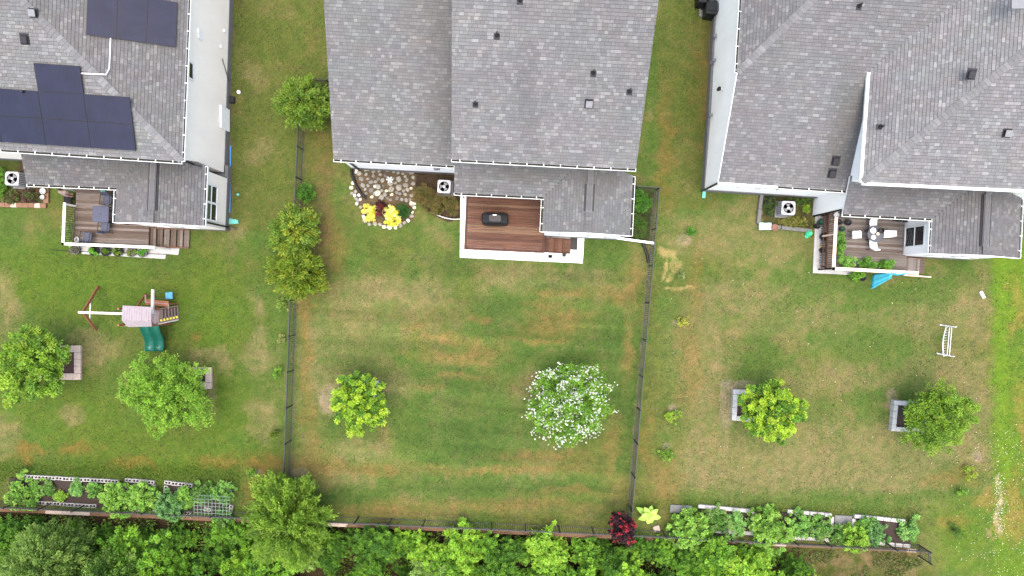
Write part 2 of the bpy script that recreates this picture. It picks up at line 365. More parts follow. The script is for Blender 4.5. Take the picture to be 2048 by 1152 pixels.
    a.data.foreach_set('color', c4.ravel())
    me.polygons.foreach_set('use_smooth', np.ones(len(q), bool))
    m = mat('lawn_grass', (1, 1, 1), .95, .42, 11, .9, attr=True, detail=10, spec=.1); me.materials.append(m)
    nn = m.node_tree.nodes; ll = m.node_tree.links; bs = nn['Principled BSDF']; old = bs.inputs['Base Color'].links[0].from_socket
    tc = nn.new('ShaderNodeTexCoord'); nz = nn.new('ShaderNodeTexNoise'); nz.inputs['Scale'].default_value = 1.7; nz.inputs['Detail'].default_value = 10; nz.inputs['Roughness'].default_value = .78
    ll.new(tc.outputs['Object'], nz.inputs['Vector']); cr = nn.new('ShaderNodeValToRGB'); cr.color_ramp.elements[0].position = .36; cr.color_ramp.elements[1].position = .66
    cr.color_ramp.elements[0].color = (.74, .90, .72, 1); cr.color_ramp.elements[1].color = (1.30, 1.10, 1.12, 1); ll.new(nz.outputs['Fac'], cr.inputs[0])
    mm = nn.new('ShaderNodeMix'); mm.data_type = 'RGBA'; mm.blend_type = 'MULTIPLY'; mm.inputs[0].default_value = 1; ll.new(old, mm.inputs[6]); ll.new(cr.outputs[0], mm.inputs[7]); ll.new(mm.outputs[2], bs.inputs['Base Color'])
    global LAWN; LAWN = (ax, ay, C)
    o = bpy.data.objects.new('lawn', me); link(o); o['kind'] = 'structure'
    o['label'] = 'mown lawns with green, olive and dry tan patches'; return o
build_ground()

# ---------------------------------------------------------------- roofs
class Plane:
    """roof plane through an eave line, rising towards 'up'"""
    def __init__(s, a, b, pitch, up):
        s.a = Vector(a); e = Vector(b) - s.a; e.z = 0; s.e = e.normalized()
        g = Vector((-s.e.y, s.e.x, 0)); s.g = g if g.dot(Vector(up)) > 0 else -g; s.p = pitch
        s.t = (s.g + Vector((0, 0, pitch))).normalized(); s.n = s.e.cross(s.t).normalized()
        if s.n.z < 0: s.n = -s.n
    def z(s, x, y): return s.a.z + s.p * ((x - s.a.x) * s.g.x + (y - s.a.y) * s.g.y)
    def pt(s, x, y): return Vector((x, y, s.z(x, y)))
    def ray(s, u, v):
        d = Vector(((u - CX) / F, (CY - v) / F, -1)); C = Vector((0, 0, H)); t = s.n.dot(s.a - C) / s.n.dot(d); return C + d * t
    def st(s, q): q = Vector(q) - s.a; return q.dot(s.e), q.dot(s.t)
    def un(s, a, b, h=0): return s.a + s.e * a + s.t * b + s.n * h

def hip_dir(p, q):
    d = p.n.cross(q.n).normalized(); return d if d.z > 0 else -d

TONES = .345 * np.array([1.0, 1.0, .985]) * np.array([[.285, .285, .292], [.30, .30, .307], [.265, .265, .272], [.325, .326, .333], [.375, .377, .384], [.42, .42, .42], [.295, .289, .29], [.258, .258, .266]])
TW = np.array([.25, .24, .13, .13, .10, .04, .08, .03])
def shingles(pl, poly, parent, tint=(1, 1, 1), seed=0, stains_shade=(), expo=.155):
    r = np.random.default_rng(seed); S = [pl.st(q) for q in poly]; n = len(S)
    tmin = min(q[1] for q in S); tmax = max(q[1] for q in S); V = []; Fc = []; Co = []
    t = tmin - .0; k = 0
    def spans(tt):
        xs = []
        for i in range(n):
            (x1, y1), (x2, y2) = S[i], S[(i + 1) % n]
            if (y1 > tt) != (y2 > tt): xs.append(x1 + (tt - y1) * (x2 - x1) / (y2 - y1))
        xs.sort(); return list(zip(xs[::2], xs[1::2]))
    while t < tmax - .02:
        t2 = min(t + expo, tmax)
        for s0, s1 in spans((t + t2) / 2):
            x = s0 - r.uniform(0, .3)
            while x < s1:
                w = r.choice([.14, .18, .22, .26, .32]); a = max(x, s0); b = min(x + w - .009, s1); x += w
                if b - a < .02: continue
                h = r.choice([.010, .016, .022]); tl = min(t2 - .016, tmax)  # gap bares the dark underlay to draw each course's shadow line
                q = [pl.un(a, t, h), pl.un(b, t, h), pl.un(b, tl, .004), pl.un(a, tl, .004), pl.un(a, t, 0), pl.un(b, t, 0)]
                m = len(V); V += q; Fc += [(m, m + 1, m + 2, m + 3), (m + 4, m + 5, m + 1, m), (m + 4, m, m + 3), (m + 1, m + 5, m + 2)]
                c = TONES[r.choice(8, p=TW)] * r.uniform(.93, 1.07)
                cen = pl.un((a + b) / 2, (t + tl) / 2)
                for (sx, sy, rx, ry, kk, colr) in stains_shade:  # darker patches: roof stains, and painted shade beside the taller section
                    d = ((cen.x - sx) / rx) ** 2 + ((cen.y - sy) / ry) ** 2
                    if d < 1: c = c * (1 - kk * (1 - d)) + .345 * np.array(colr) * kk * (1 - d)
                pn = vnoise(np.array([cen.x * 1.3 + 40, cen.x * .8 + 90, cen.x * .35 + 7]), np.array([cen.y * 2.2 + 40, cen.y * 1.5 + 12, cen.y * .35 + 50]), seed) - .5
                c = c * np.array([1 + .07 * pn[0], 1 + .05 * pn[1], 1 - .03 * pn[0]]) * (1 + .14 * pn[2])
                c = c * np.array(tint); Co += [c, c * .8, c * .8, c * .8]  # butt and side faces darkened as painted course shade
        t = t2; k += 1
    # flip faces that look down
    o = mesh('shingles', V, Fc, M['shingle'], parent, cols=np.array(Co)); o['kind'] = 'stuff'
    return o

def roof(parent, pl, poly, name='roof', tint=(1, 1, 1), seed=0, stains_shade=(), th=.13):
    n = len(poly); m = MB(); top = [Vector(q) for q in poly]; bot = [q - Vector((0, 0, th)) for q in top]
    area = sum(top[i].x * top[(i + 1) % n].y - top[(i + 1) % n].x * top[i].y for i in range(n))
    if area < 0: top.reverse(); bot.reverse()
    m.add(top + bot, [tuple(range(n))], 1)
    m.f += [tuple(range(2 * n - 1, n - 1, -1))] + [(i, n + i, n + (i + 1) % n, (i + 1) % n) for i in range(n)]; m.mi += [0] * (n + 1)
    o = m.obj(name, [M['trim'], M['underlay']], parent)
    shingles(pl, poly, o, tint, seed, stains_shade); return o

def caps(parent, a, b, w=.30, lift=.03, pls=None, seed=0, tint=1.0):
    """overlapping cap shingles along a hip or ridge from a (low) to b (high)"""
    r = random.Random(seed); a = Vector(a); b = Vector(b); d = (b - a); L = d.length; d.normalize()
    side = Vector((-d.y, d.x, 0)).normalized(); n = int(L / .2); V = []; Fc = []; Co = []
    nl, nr = pls
    def down(s, pl): q = side * s; return Vector((q.x, q.y, q.x * pl.g.x * pl.p + q.y * pl.g.y * pl.p))
    for i in range(n):
        p0 = a + d * (i * .2) + Vector((0, 0, lift + .012)); p1 = a + d * min(L, i * .2 + .25) + Vector((0, 0, lift - .006))
        l = down(w / 2, nl); rr = down(-w / 2, nr); m = len(V)
        l.z -= 0; V += [p0, p1, p0 + l, p1 + l, p0 + rr, p1 + rr, p0 + l - Vector((0, 0, .02)), p0 + rr - Vector((0, 0, .02))]
        Fc += [(m, m + 1, m + 3, m + 2), (m, m + 4, m + 5, m + 1), (m, m + 2, m + 6, m + 7, m + 4)]
        c = .35 * np.array(r.choice([(.29, .29, .295), (.31, .31, .32), (.27, .27, .28), (.36, .36, .365)])) * r.uniform(.95, 1.05) * tint
        Co += [c] * 3
    o = mesh('hip_cap', V, Fc, M['shingle'], parent, cols=np.array(Co)); o['kind'] = 'stuff'; return o

def gutter(parent, a, b, out, w=.13, step=.85, covered=0.0):
    a = Vector(a); b = Vector(b); out = Vector(out).normalized(); d = (b - a).normalized(); L = (b - a).length
    dz = Vector((0, 0, 1)); m = MB()
    z0 = -.13
    m.beam(a + out * w + dz * (z0 / 2 - .005), b + out * w + dz * (z0 / 2 - .005), .018, -z0 + .01)
    m.beam(a + out * (w / 2) + dz * z0, b + out * (w / 2) + dz * z0, w - .02, .02)
    for q in (a, b): m.beam(q + out * .0 + dz * (z0 / 2 - .008), q + out * (w + .01) + dz * (z0 / 2 - .008), .02, -z0 - .004)
    g = m.obj('gutter', M['gutter'], parent)
    dm = MB(); dm.beam(a + d * .02 + out * (w / 2) + dz * (z0 + .035), b - d * .02 + out * (w / 2) + dz * (z0 + .035), w - .03, .03)
    dm.obj('gutter_leaf_litter', M['debris'], g)
    k = int(L / step)
    if k > 0:
        hb = MB(); hb.beam(Vector((0, 0, 0)), out * (w + .02), .035, .02); ho = None
        for i in range(k + 1):
            q = a + d * (L * (i + .5) / (k + 1)) + dz * .002
            if ho is None: ho = hb.obj('gutter_hanger', M['trim'], g); me = ho.data; o = ho
            else: o = bpy.data.objects.new('gutter_hanger', me); link(o); setp(o, g)
            o.location = q
    if covered: 
        cm = MB(); cm.beam(a + out * (w / 2), a + d * (L * covered) + out * (w / 2), w, .012); cm.obj('gutter_guard', M['gutter'], g)
    return g

def window(parent, c, along, w, h, normal, panes=2, glass='glass', fr=.07):
    """window on a wall: c centre, along horizontal dir, normal outward"""
    c = Vector(c); e = Vector(along).normalized(); nn = Vector(normal).normalized(); z = Vector((0, 0, 1))
    m = MB()
    m.beam(c - e * (w / 2 + fr / 2) - z * (h / 2 + fr) + nn * .03, c - e * (w / 2 + fr / 2) + z * (h / 2 + fr) + nn * .03, fr, .07, up=nn)
    m.beam(c + e * (w / 2 + fr / 2) - z * (h / 2 + fr) + nn * .03, c + e * (w / 2 + fr / 2) + z * (h / 2 + fr) + nn * .03, fr, .07, up=nn)
    for s in (-1, 1): m.beam(c - e * w / 2 + z * s * (h / 2 + fr / 2) + nn * .03, c + e * w / 2 + z * s * (h / 2 + fr / 2) + nn * .03, .066, fr, up=z)
    if panes == 2: m.beam(c - e * w / 2 + nn * .032, c + e * w / 2 + nn * .032, .05, .05, up=z)
    f = m.obj('window', M['trim'], parent)
    for i in range(panes):
        hh = h / panes; pc = c + z * (-h / 2 + hh * (i + .5)) + nn * (.012 + .006 * i)
        g = MB(); g.beam(pc - e * (w / 2 - .005), pc + e * (w / 2 - .005), .02, hh - .03, up=z); g.obj('pane', M[glass if isinstance(glass, str) else glass[i]], f)
    return f

def downspout(parent, pts, m='dkmetal', w=.08):
    b = MB()
    for a, c in zip(pts[:-1], pts[1:]): b.beam(a, c, w, w)
    return b.obj('downspout', M[m], parent)

def roofvent(parent, pl, u, v, kind='pipe'):
    c = pl.ray(u, v); st = pl.st(c); R = Matrix((pl.e, pl.t, pl.n)).transposed().to_4x4(); R.translation = c
    m = MB()
    if kind == 'pipe':
        m.box((0, -.06, .012), (.26, .26, .024), M4=R)
        b = MB(); up = R.to_3x3().inverted() @ Vector((0, 0, 1))
        pts = [R @ Vector((0, 0, 0)), (R @ Vector((0, 0, 0))) + Vector((0, 0, .32))]
        m.tube([pts[0], pts[0] + Vector((0, 0, .1))], [.11, .07], 10); m.tube(pts, .055, 10)
        return m.obj('roof_vent', M['vent'], parent)
    if kind == 'box':
        m.box((0, 0, .02), (.40, .42, .04), M4=R); m.box((0, 0, .10), (.30, .30, .14), M4=R, bev=.03)
        o = m.obj('roof_vent', M['vent'], parent)
        t = MB(); t.box((0, 0, .185), (.31, .31, .03), M4=R, bev=.02); t.obj('vent_cap', M['ventgrey'], o); return o
    if kind == 'slot':
        m.box((0, 0, .02), (.42, .50, .04), M4=R); m.box((0, -.03, .09), (.34, .38, .12), M4=R, bev=.05)
        return m.obj('roof_vent', M['vent'], parent)
    m.lathe(c, [(.07, -.1), (.07, .12), (.12, .12), (.12, .16), (.02, .2)], 10); return m.obj('roof_vent', M['vent'], parent)

# ---------------------------------------------------------------- the rear annex that each house has (porch roof and gabled sunroom)
def annex(house, corner, rot, ze, seed, porch=4.62, w=4.5, ln=1.8, d=1.55, ridge_s=.55, ridge_l=2.6, pitch=.34, wallm='white', tint=(.86, .87, .88), stain=None, door=False, swin=True, ewin=False):
    c, s = math.cos(rot), math.sin(rot); O = Vector(corner); O.z = 0
    def L(x, y, z=0.0): return Vector((O.x + x * c - y * s, O.y + x * s + y * c, z))
    ex = Vector((c, s, 0)); ey = Vector((-s, c, 0)); hw = w / 2; yt = d + .35
    pS = Plane(L(-porch, 0, ze), L(0, 0, ze), pitch, ey); pW = Plane(L(0, 0, ze), L(0, -ln, ze), pitch, ex); pE = Plane(L(w, 0, ze), L(w, -ln, ze), pitch, -ex)
    on = lambda p, x, y: p.pt(L(x, y).x, L(x, y).y)
    st = []
    if stain: st = [(L(a, b).x, L(a, b).y, ra, rb, k, (.19, .185, .165)) for a, b, ra, rb, k in stain]
    roof(house, pS, [on(pS, -porch, 0), on(pS, 0, 0), on(pS, yt, yt), on(pS, -porch, yt)], 'porch_roof', tint, seed, st)
    roof(house, pW, [on(pW, 0, 0), on(pW, 0, -ln), on(pW, hw, -ln), on(pW, hw, yt), on(pW, yt, yt)], 'annex_roof', tint, seed + 1, st)
    r3 = roof(house, pE, [on(pE, w, 1.3), on(pE, w, -ln), on(pE, hw, -ln), on(pE, hw, yt)], 'annex_roof', tint, seed + 2, st)
    zr = ze + pitch * hw
    caps(r3, L(hw, -ln, zr), L(hw, yt, zr), .28, .035, (pE, pW), seed, .88)
    rv = MB(); y1 = -ln + ridge_s
    for sx in (-1, 1):
        a = L(hw, y1, zr + .10); b = L(hw, y1 + ridge_l, zr + .10)
        off = ex * sx * .17; off.z = -.17 * pitch
        rv.add([a, b, b + off, a + off, a - Vector((0, 0, .03)), b - Vector((0, 0, .03)), b + off - Vector((0, 0, .03)), a + off - Vector((0, 0, .03))], [(0, 1, 2, 3), (7, 6, 5, 4), (2, 6, 7, 3), (0, 4, 5, 1), (3, 7, 4, 0), (1, 5, 6, 2)])
    rvo = rv.obj('ridge_vent', M['cap'], house)
    bl = MB()
    for sx in (-1, 1):
        a = L(hw + sx * .21, y1, zr + .02 - .21 * pitch); b = L(hw + sx * .21, y1 + ridge_l, zr + .02 - .21 * pitch); bl.beam(a, b, .09, .05)
    bl.obj('vent_baffle', M['vent'], rvo)
    gutter(house, L(-porch, 0, ze), L(0, 0, ze), -ey); gutter(house, L(0, -.15, ze), L(0, -ln, ze), -ex); gutter(house, L(w, 1.25, ze), L(w, -ln, ze), ex)
    # walls: sunroom with gable, recessed porch wall behind
    i = .22; wp = [L(i, yt), L(i, -ln + .07), L(hw, -ln + .07), L(w - i, -ln + .07), L(w - i, 1.15)]
    b = MB(); zb = ze - .16
    b.prism([(q.x, q.y) for q in wp], .35, [zb + i * pitch, zb + i * pitch, zb + hw * pitch, zb + i * pitch, zb + i * pitch])
    b.obj('wall', M[wallm], house)
    f = MB(); j = i - .03; f.prism([(q.x, q.y) for q in [L(j, yt), L(j, -ln + .04), L(w - j, -ln + .04), L(w - j, yt)]], -.2, .5); f.obj('foundation', M['found'], house)
    if swin:
        for x in (hw - .75, hw + .35 + .4): window(house, L(x, -ln + .07, 2.35), ex, .85, 1.35, -ey, 2)
    # fascia board under gable
    for (xa, za), (xb, zb2) in (((0, ze), (hw, zr)), ((hw, zr), (w, ze))):
        fb = MB(); fb.beam(L(xa, -ln - .015, za - .10), L(xb, -ln - .015, zb2 - .10), .03, .22); fb.obj('gable_fascia', M['trim'], house)
    return L, ex, ey

def rake_board(house, a, b, th=.025, h=.2, off=None):
    m = MB(); o = Vector(off) if off is not None else Vector((0, 0, 0)); m.beam(Vector(a) + o - Vector((0, 0, h / 2 - .01)), Vector(b) + o - Vector((0, 0, h / 2 - .01)), th, h); m.obj('rake_board', M['trim'], house)

# ================================================================ HOUSE WITH SOLAR PANELS (left)
ZE = 6.1
h1 = thing('house', 'cream two storey house with solar panels on its grey hip roof', 'house', (-20, 8, 0))
pS1 = Plane(P(0, 298, ZE), P(365, 322, ZE), .36, (0, 1, 0)); pE1 = Plane(P(363, 322, ZE), P(376, 0, ZE), .36, (-1, 0, 0))
hd = hip_dir(pS1, pE1); C1 = P(363, 322, ZE)
T1 = C1 + hd * (9.5 / abs(hd.y)); aL = pS1.a + pS1.e * -12; aLt = pS1.pt(aL.x + pS1.g.x * 9.5, aL.y + pS1.g.y * 9.5)
e_far = pE1.a + pE1.e * 22
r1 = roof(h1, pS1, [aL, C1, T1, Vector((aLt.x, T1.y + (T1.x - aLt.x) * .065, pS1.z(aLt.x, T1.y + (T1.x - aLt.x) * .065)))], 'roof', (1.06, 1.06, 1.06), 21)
top_e = pE1.pt(T1.x + pE1.e.x * 13, T1.y + pE1.e.y * 13)
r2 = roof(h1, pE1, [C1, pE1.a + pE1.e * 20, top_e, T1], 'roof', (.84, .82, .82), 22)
caps(r2, C1, T1, .34, .03, (pS1, pE1), 3, 1.08)
gutter(h1, aL, C1, -pS1.g, covered=0); gutter(h1, C1, pE1.a + pE1.e * 20, -pE1.g)
xE = lambda y: -16.25 + .031 * (y - 3.38); yS = lambda x: 6.45 - .065 * (x + 15.8)
b = MB(); b.prism([(xE(6.5), yS(-16.2)), (xE(26), 26), (-38, 26), (-38, yS(-38))], .38, ZE - .1); b.obj('wall', M['cream'], h1)
b = MB(); b.prism([(xE(6.5) + .04, yS(-16.2) - .04), (xE(26) + .04, 26), (-38, 26), (-38, yS(-38) - .04)], -.2, .5); b.obj('foundation', M['found'], h1)
A1, ax1, ay1 = annex(h1, P(233, 375, 3.85), math.radians(-2.3), 3.85, 100, ridge_s=.62, ridge_l=2.55, wallm='cream', tint=(.80, .79, .80), stain=[(1.2, 1.0, 2.4, .9, .5), (3.4, 1.2, 1.2, .8, .4)])
# wall fittings on the long east side
def eastw(y, z, out=.0): return Vector((xE(y) + out, y, z))
window(h1, eastw(P(382, 138, 5.2).y, 5.1), (0, 1, 0), .75, .85, (1, 0, 0), 1)
for yy in (4.05, 5.0):
    q = A1(4.5 - .22, 0); window(h1, Vector((q.x + .03 * (yy - 4) + .0, yy, 2.6)), ay1, .84, 1.35, ax1, 2, ['glass', 'glassgreen'])
b = MB(); b.box(eastw(12.95, 4.05, .04), (.06, .5, .42)); b.obj('wall_vent', M['trim'], h1)
b = MB(); b.box(eastw(9.45, .75, .06), (.1, 1.25, 1.15), bev=.02); b.obj('meter_cabinet', M['trim'], h1)
b = MB(); b.tube([eastw(12.6, 1.3, .05), eastw(11.6, .3, .06)], .02); b.obj('wall_pipe', M['dkmetal'], h1)
for y, z in ((14.2, 1.1), (13.2, 1.5)):
    b = MB(); b.box(eastw(y, z, .05), (.08, .14, .12)); b.obj('wall_tap', M['whiteplastic'], h1)
q = A1(4.5, -1.8, 3.7); downspout(h1, [q + Vector((.05, .06, 0)), A1(4.5 - .14, -1.55, 3.3), A1(4.5 - .14, -1.55, .15), A1(4.75, -1.62, .06)])
downspout(h1, [C1 + Vector((.02, -.05, -.12)), Vector((xE(6.3) + .06, 6.25, ZE - .6)), Vector((xE(6.3) + .06, 6.25, 4.35)), A1(4.45, 1.2, 4.12)])
for u, v, k in ((68, 26, 'box'), (50, 78, 'slot'), (52, 186, 'pipe')): roofvent(h1, pS1, u, v, k)

def solar(label, pl, cells, w, h, name='solar_array'):
    loc = pl.un(*cells[0]); t = thing(name, label, 'solar panels', loc)
    R = Matrix((pl.e, pl.t, pl.n)).transposed().to_4x4()
    for s, tt in cells:
        m = R.copy(); m.translation = pl.un(s + w / 2, tt + h / 2, .13)
        b = MB(); b.box((0, 0, 0), (w - .012, h - .012, .035), M4=m); fr = b.obj('panel', M['pvframe'], t)
        b = MB(); b.box((0, 0, .0195), (w - .05, h - .05, .006), M4=m); b.obj('cell_sheet', M['pv'], fr)
        g = MB()
        for i in range(1, 6): g.box((w * (i / 6 - .5), 0, .0235), (.006, h - .06, .003), M4=m)
        g.obj('busbar', M['pvframe'], fr)
        for a in (-.35, .35):
            lg = MB(); q = pl.un(s + w * (.5 + a), tt + h * .5, 0); lg.beam(q, q + pl.n * .12, .05, .05); lg.obj('mount_foot', M['dkmetal'], t)
    return t
# south array measured on the roof plane
s0 = pS1.st(pS1.ray(275, 301))
pw, ph = 2.14, 1.25
cells = [(s0[0] - pw * (i + 1), s0[1] + ph * r + .0) for r in (0, 1) for i in range(5)] + [(s0[0] - pw * 2, s0[1] + ph * 2)]
solar('dark blue solar panel rows on the slope above the rear gutter of the cream house', pS1, cells, pw, ph)
s1 = pE1.st(pE1.ray(352, 96)); s1b = pE1.st(pE1.ray(187, 62))
cells = [(s1[0], s1[1] + 1.25 * i) for i in range(3)]
solar('three upright dark solar panels on the side slope joined by a white conduit', pE1, [(a, b) for a, b in cells] , 2.14, 1.25)
cd = MB(); cpts = [pE1.ray(222, 70) + pE1.n * .06, pE1.ray(219, 138) + pE1.n * .06, pS1.ray(214, 149) + pS1.n * .07, pS1.ray(152, 146) + pS1.n * .07]
cd.tube(cpts, .03, 6); tag(cd.obj('conduit', M['whiteplastic']), 'thin white bent conduit between the two solar panel arrays', 'conduit')
# ================================================================ HOUSE IN THE MIDDLE
h2 = thing('house', 'white house with a plain grey roof behind the fenced middle lawn', 'house', (-2, 9, 0))
dirR = Vector((.05, 1, 0)).normalized()
p2a = Plane(P(667, 318, 3.9), P(908, 331, 3.9), .46, (0, 1, 0)); p2b = Plane(P(903, 318, 6.2), P(1272, 337, 6.2), .55, (0, 1, 0))
def up(pl, q, d, L): q = Vector(q) + d * L; return pl.pt(q.x, q.y)
a0 = P(667, 318, 3.9); a1 = P(908, 331, 3.9) + Vector((.5, 0, 0)); a1 = p2a.pt(a1.x, p2a.a.y + (a1.x - p2a.a.x) * p2a.e.y / p2a.e.x)
stain_shade = [(-3.3, 10, 1.3, 9, .35, (.20, .19, .175)), (-2.6, 9.5, .5, 3, .5, (.17, .16, .15))]  # shade beside the taller section, painted into the shingle tones
roof(h2, p2a, [a0, a1, up(p2a, a1, dirR, 11), up(p2a, a0, dirR, 11)], 'roof', (1.0, 1.0, 1.0), 31, stain_shade)
b0 = P(903, 318, 6.2); b1 = P(1272, 337, 6.2)
stain_shade = [(.6, 9.4, .7, 2.2, .45, (.19, .19, .2)), (.9, 7.4, .5, 1.6, .4, (.2, .2, .21)), (-1.6, 9.6, 1.6, .35, .4, (.22, .22, .24)), (.4, 12.2, .6, 1.0, .35, (.2, .2, .22))]
roof(h2, p2b, [b0, b1, up(p2b, b1, dirR, 9.5), up(p2b, b0, dirR, 9.5)], 'roof', (1.05, 1.05, 1.06), 32, stain_shade)

gutter(h2, a0, p2a.pt(P(908, 331, 3.9).x, P(908, 331, 3.9).y), -p2a.g); gutter(h2, b0, b1, -p2b.g)
def strip(pl, q0, q1, inset, z0, dep, nm='wall', m='white', top=-.14, sd=0.0):
    """wall body under a sloping roof plane: front line inset behind the eave"""
    f0 = q0 + pl.g * inset + pl.e * sd; f1 = q1 + pl.g * inset - pl.e * sd; k0 = f0 + dirR * dep; k1 = f1 + dirR * dep
    b = MB(); pp = [f0, f1, k1, k0]; b.prism([(q.x, q.y) for q in pp], z0, [pl.z(q.x, q.y) + top for q in pp]); return b.obj(nm, M[m], h2 if sd is None else HH)
HH = h2
strip(p2a, a0, a1, .16, .38, 11, sd=.12); strip(p2b, b0, b1, .2, .38, 9.5, sd=.3)
f = MB(); q0 = a0 + p2a.g * .13 + p2a.e * .08; q1 = a1 + p2a.g * .13; f.prism([(q.x, q.y) for q in (q0, q1, q1 + dirR * 11, q0 + dirR * 11)], -.2, .5); f.obj('foundation', M['found'], h2)
A2, ax2, ay2 = annex(h2, P(1088, 393.5, 3.85), math.radians(-2.7), 3.85, 200, ridge_s=1.1, ridge_l=1.35, tint=(.93, .94, .94), stain=[(-.2, 1.2, 2.2, .7, .45), (2.6, 1.0, 1.8, .9, .5), (-2.5, 1.3, 1.6, .6, .35)])
for x in (1.9, 3.05): window(h2, p2a.un(x, 0) + p2a.g * .16 + Vector((0, 0, -1.15)), p2a.e, .85, 1.3, -p2a.g, 2)
window(h2, p2b.un(4.4, 0) + p2b.g * .2 + Vector((0, 0, -.95)), p2b.e, 2.2, 1.0, -p2b.g, 1)
wb = MB(); q = p2a.un(5.1, 0) + p2a.g * .12 + Vector((0, 0, -1.9)); wb.box(q, (.3, .16, .4)); wb.obj('meter_box', M['ventgrey'], h2)
downspout(h2, [a0 + p2a.e * .35 + Vector((0, -.06, -.12)), a0 + p2a.e * .5 + p2a.g * .10 + Vector((0, 0, -.6)), a0 + p2a.e * .5 + p2a.g * .10 + Vector((0, 0, -3.75))])
downspout(h2, [b1 - p2b.e * .4 + Vector((0, -.06, -.12)), b1 - p2b.e * .4 + p2b.g * .14 + Vector((0, 0, -.6)), b1 - p2b.e * .4 + p2b.g * .14 + Vector((0, 0, -1.7))])
for u, v, k in ((994, 70, 'pipe'), (951, 207, 'pipe'), (1187, 145, 'pipe'), (1259, 182, 'pipe'), (1178, 207, 'box'), (1040, 0, 'pipe')): roofvent(h2, p2b, u, v, k)
# ================================================================ HOUSE ON THE RIGHT
h3 = thing('house', 'white house with wide grey hip roof beside the open lawn', 'house', (18, 8, 0)); HH = h3
ZS = 3.95
p3 = Plane(P(1437, 364, ZS), P(1662, 379, ZS), .41, (0, 1, 0))
dirH = Vector((.06, 1, 0)).normalized()
c0 = P(1437, 364, ZS); k0 = p3.ray(1475, 145)
p3w = Plane(k0, k0 + dirH * 5, .45, (1, 0, 0))
hw3 = hip_dir(p3, p3w); hw3 = hw3 if hw3.y > 0 else -hw3
W0 = P(1725, 364, 6.2); pW4 = Plane(W0, P(1741, 140, 6.2), .38, (1, 0, 0)); pS4 = Plane(W0, P(2048, 379, 6.2), .38, (0, 1, 0))
h4 = hip_dir(pS4, pW4); h4 = h4 if h4.y > 0 else -h4
vd = hip_dir(p3, pW4); vd = vd if vd.y > 0 else -vd
# valley start: where the west eave of the taller block meets the long slope
def meet(pl, q, d):
    # point along q + d*t (horizontal line) that lies on plane pl
    t = -(pl.n.dot(q - pl.a)) / pl.n.dot(d); return q + d * t
V0 = meet(p3, W0, pW4.e if pW4.e.y > 0 else -pW4.e); V1 = V0 + vd * (9 / vd.y)
c1 = p3.pt(P(1662, 379, ZS).x, P(1662, 379, ZS).y); wx = W0.x + .35
c1 = c0 + p3.e * 6.75
K1 = k0 + hw3 * (9 / hw3.y)
vb = V0 + Vector((.35, 0, 0)); vb = p3.pt(vb.x, vb.y)
top3 = p3.pt(V1.x, V1.y)
stain_shade = [(V0.x - .7, 8.2, 1.1, 3.2, .5, (.15, .145, .125)), (16.3, 6.2, .9, 1.5, .35, (.19, .18, .17))]
roof(h3, p3, [c0, c1, vb, top3, p3.pt(K1.x, K1.y), k0], 'roof', (.96, .95, .97), 41, stain_shade)
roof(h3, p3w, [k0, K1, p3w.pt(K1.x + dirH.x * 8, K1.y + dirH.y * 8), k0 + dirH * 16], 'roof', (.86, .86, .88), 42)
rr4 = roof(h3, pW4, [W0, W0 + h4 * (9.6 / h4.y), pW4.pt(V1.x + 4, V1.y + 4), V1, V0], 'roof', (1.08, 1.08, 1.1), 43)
T4 = W0 + h4 * (9.6 / h4.y); E4 = W0 + pS4.e * 14; E4t = pS4.pt(E4.x, T4.y - .6)
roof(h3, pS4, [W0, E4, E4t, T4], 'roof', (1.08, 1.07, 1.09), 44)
caps(rr4, W0, T4, .36, .03, (pW4, pS4), 5, 1.05); caps(rr4, k0, K1, .34, .03, (p3w, p3), 6, 1.08)
rake_board(h3, c0 - Vector((.02, 0, 0)), k0 - Vector((.02, 0, 0)))
gutter(h3, c0, c1, -p3.g, covered=.45); gutter(h3, k0, k0 + dirH * 16, Vector((-1, .06, 0))); gutter(h3, W0, V0 - (V0 - W0).normalized() * .15, Vector((-1, .07, 0)), covered=1.0); gutter(h3, W0, E4, -pS4.g, covered=.9)
# walls
g0 = c0 + p3.g * .12 + p3.e * .22; g1 = c1 + p3.g * .12; bk = 16
b = MB(); yk = k0 + p3.e * .3
pp = [g0, g1, g1 + dirH * bk, g0 + dirH * bk, Vector((yk.x + .0, yk.y, 0))]
b.prism([(q.x, q.y) for q in pp], .42, [p3.z(g0.x, g0.y) - .15, p3.z(g1.x, g1.y) - .15, 6.0, p3w.z(pp[3].x, pp[3].y) - .15, p3.z(yk.x, yk.y) - .16]); b.obj('wall', M['white'], h3)
b = MB(); pp = [g0 + Vector((-.05, -.05, 0)), g1 + Vector((0, -.05, 0)), g1 + dirH * bk, g0 + dirH * bk + Vector((-.05, 0, 0))]; b.prism([(q.x, q.y) for q in pp], -.2, .55); b.obj('foundation', M['found'], h3)
A3, ax3, ay3 = annex(h3, P(1865, 437, 3.85), math.radians(-3.0), 3.85, 300, ridge_s=.45, ridge_l=2.6, d=1.5, tint=(.80, .79, .81), stain=[(-1.5, 1.2, 2.4, .8, .5), (2.2, 1.2, 2.0, .9, .5)])
w0 = Vector((P(1625, 431).x, P(1625, 431).y, 0)); w1 = Vector((w0.x + .33, W0.y + 8, 0)); w0b = Vector((w0.x + .09, W0.y + .3, 0))
b = MB(); b.prism([(w0b.x, w0b.y), (E4.x, E4.y + .22), (E4.x, 24), (w1.x + .5, 24)], .4, 6.05); b.obj('wall', M['white'], h3)
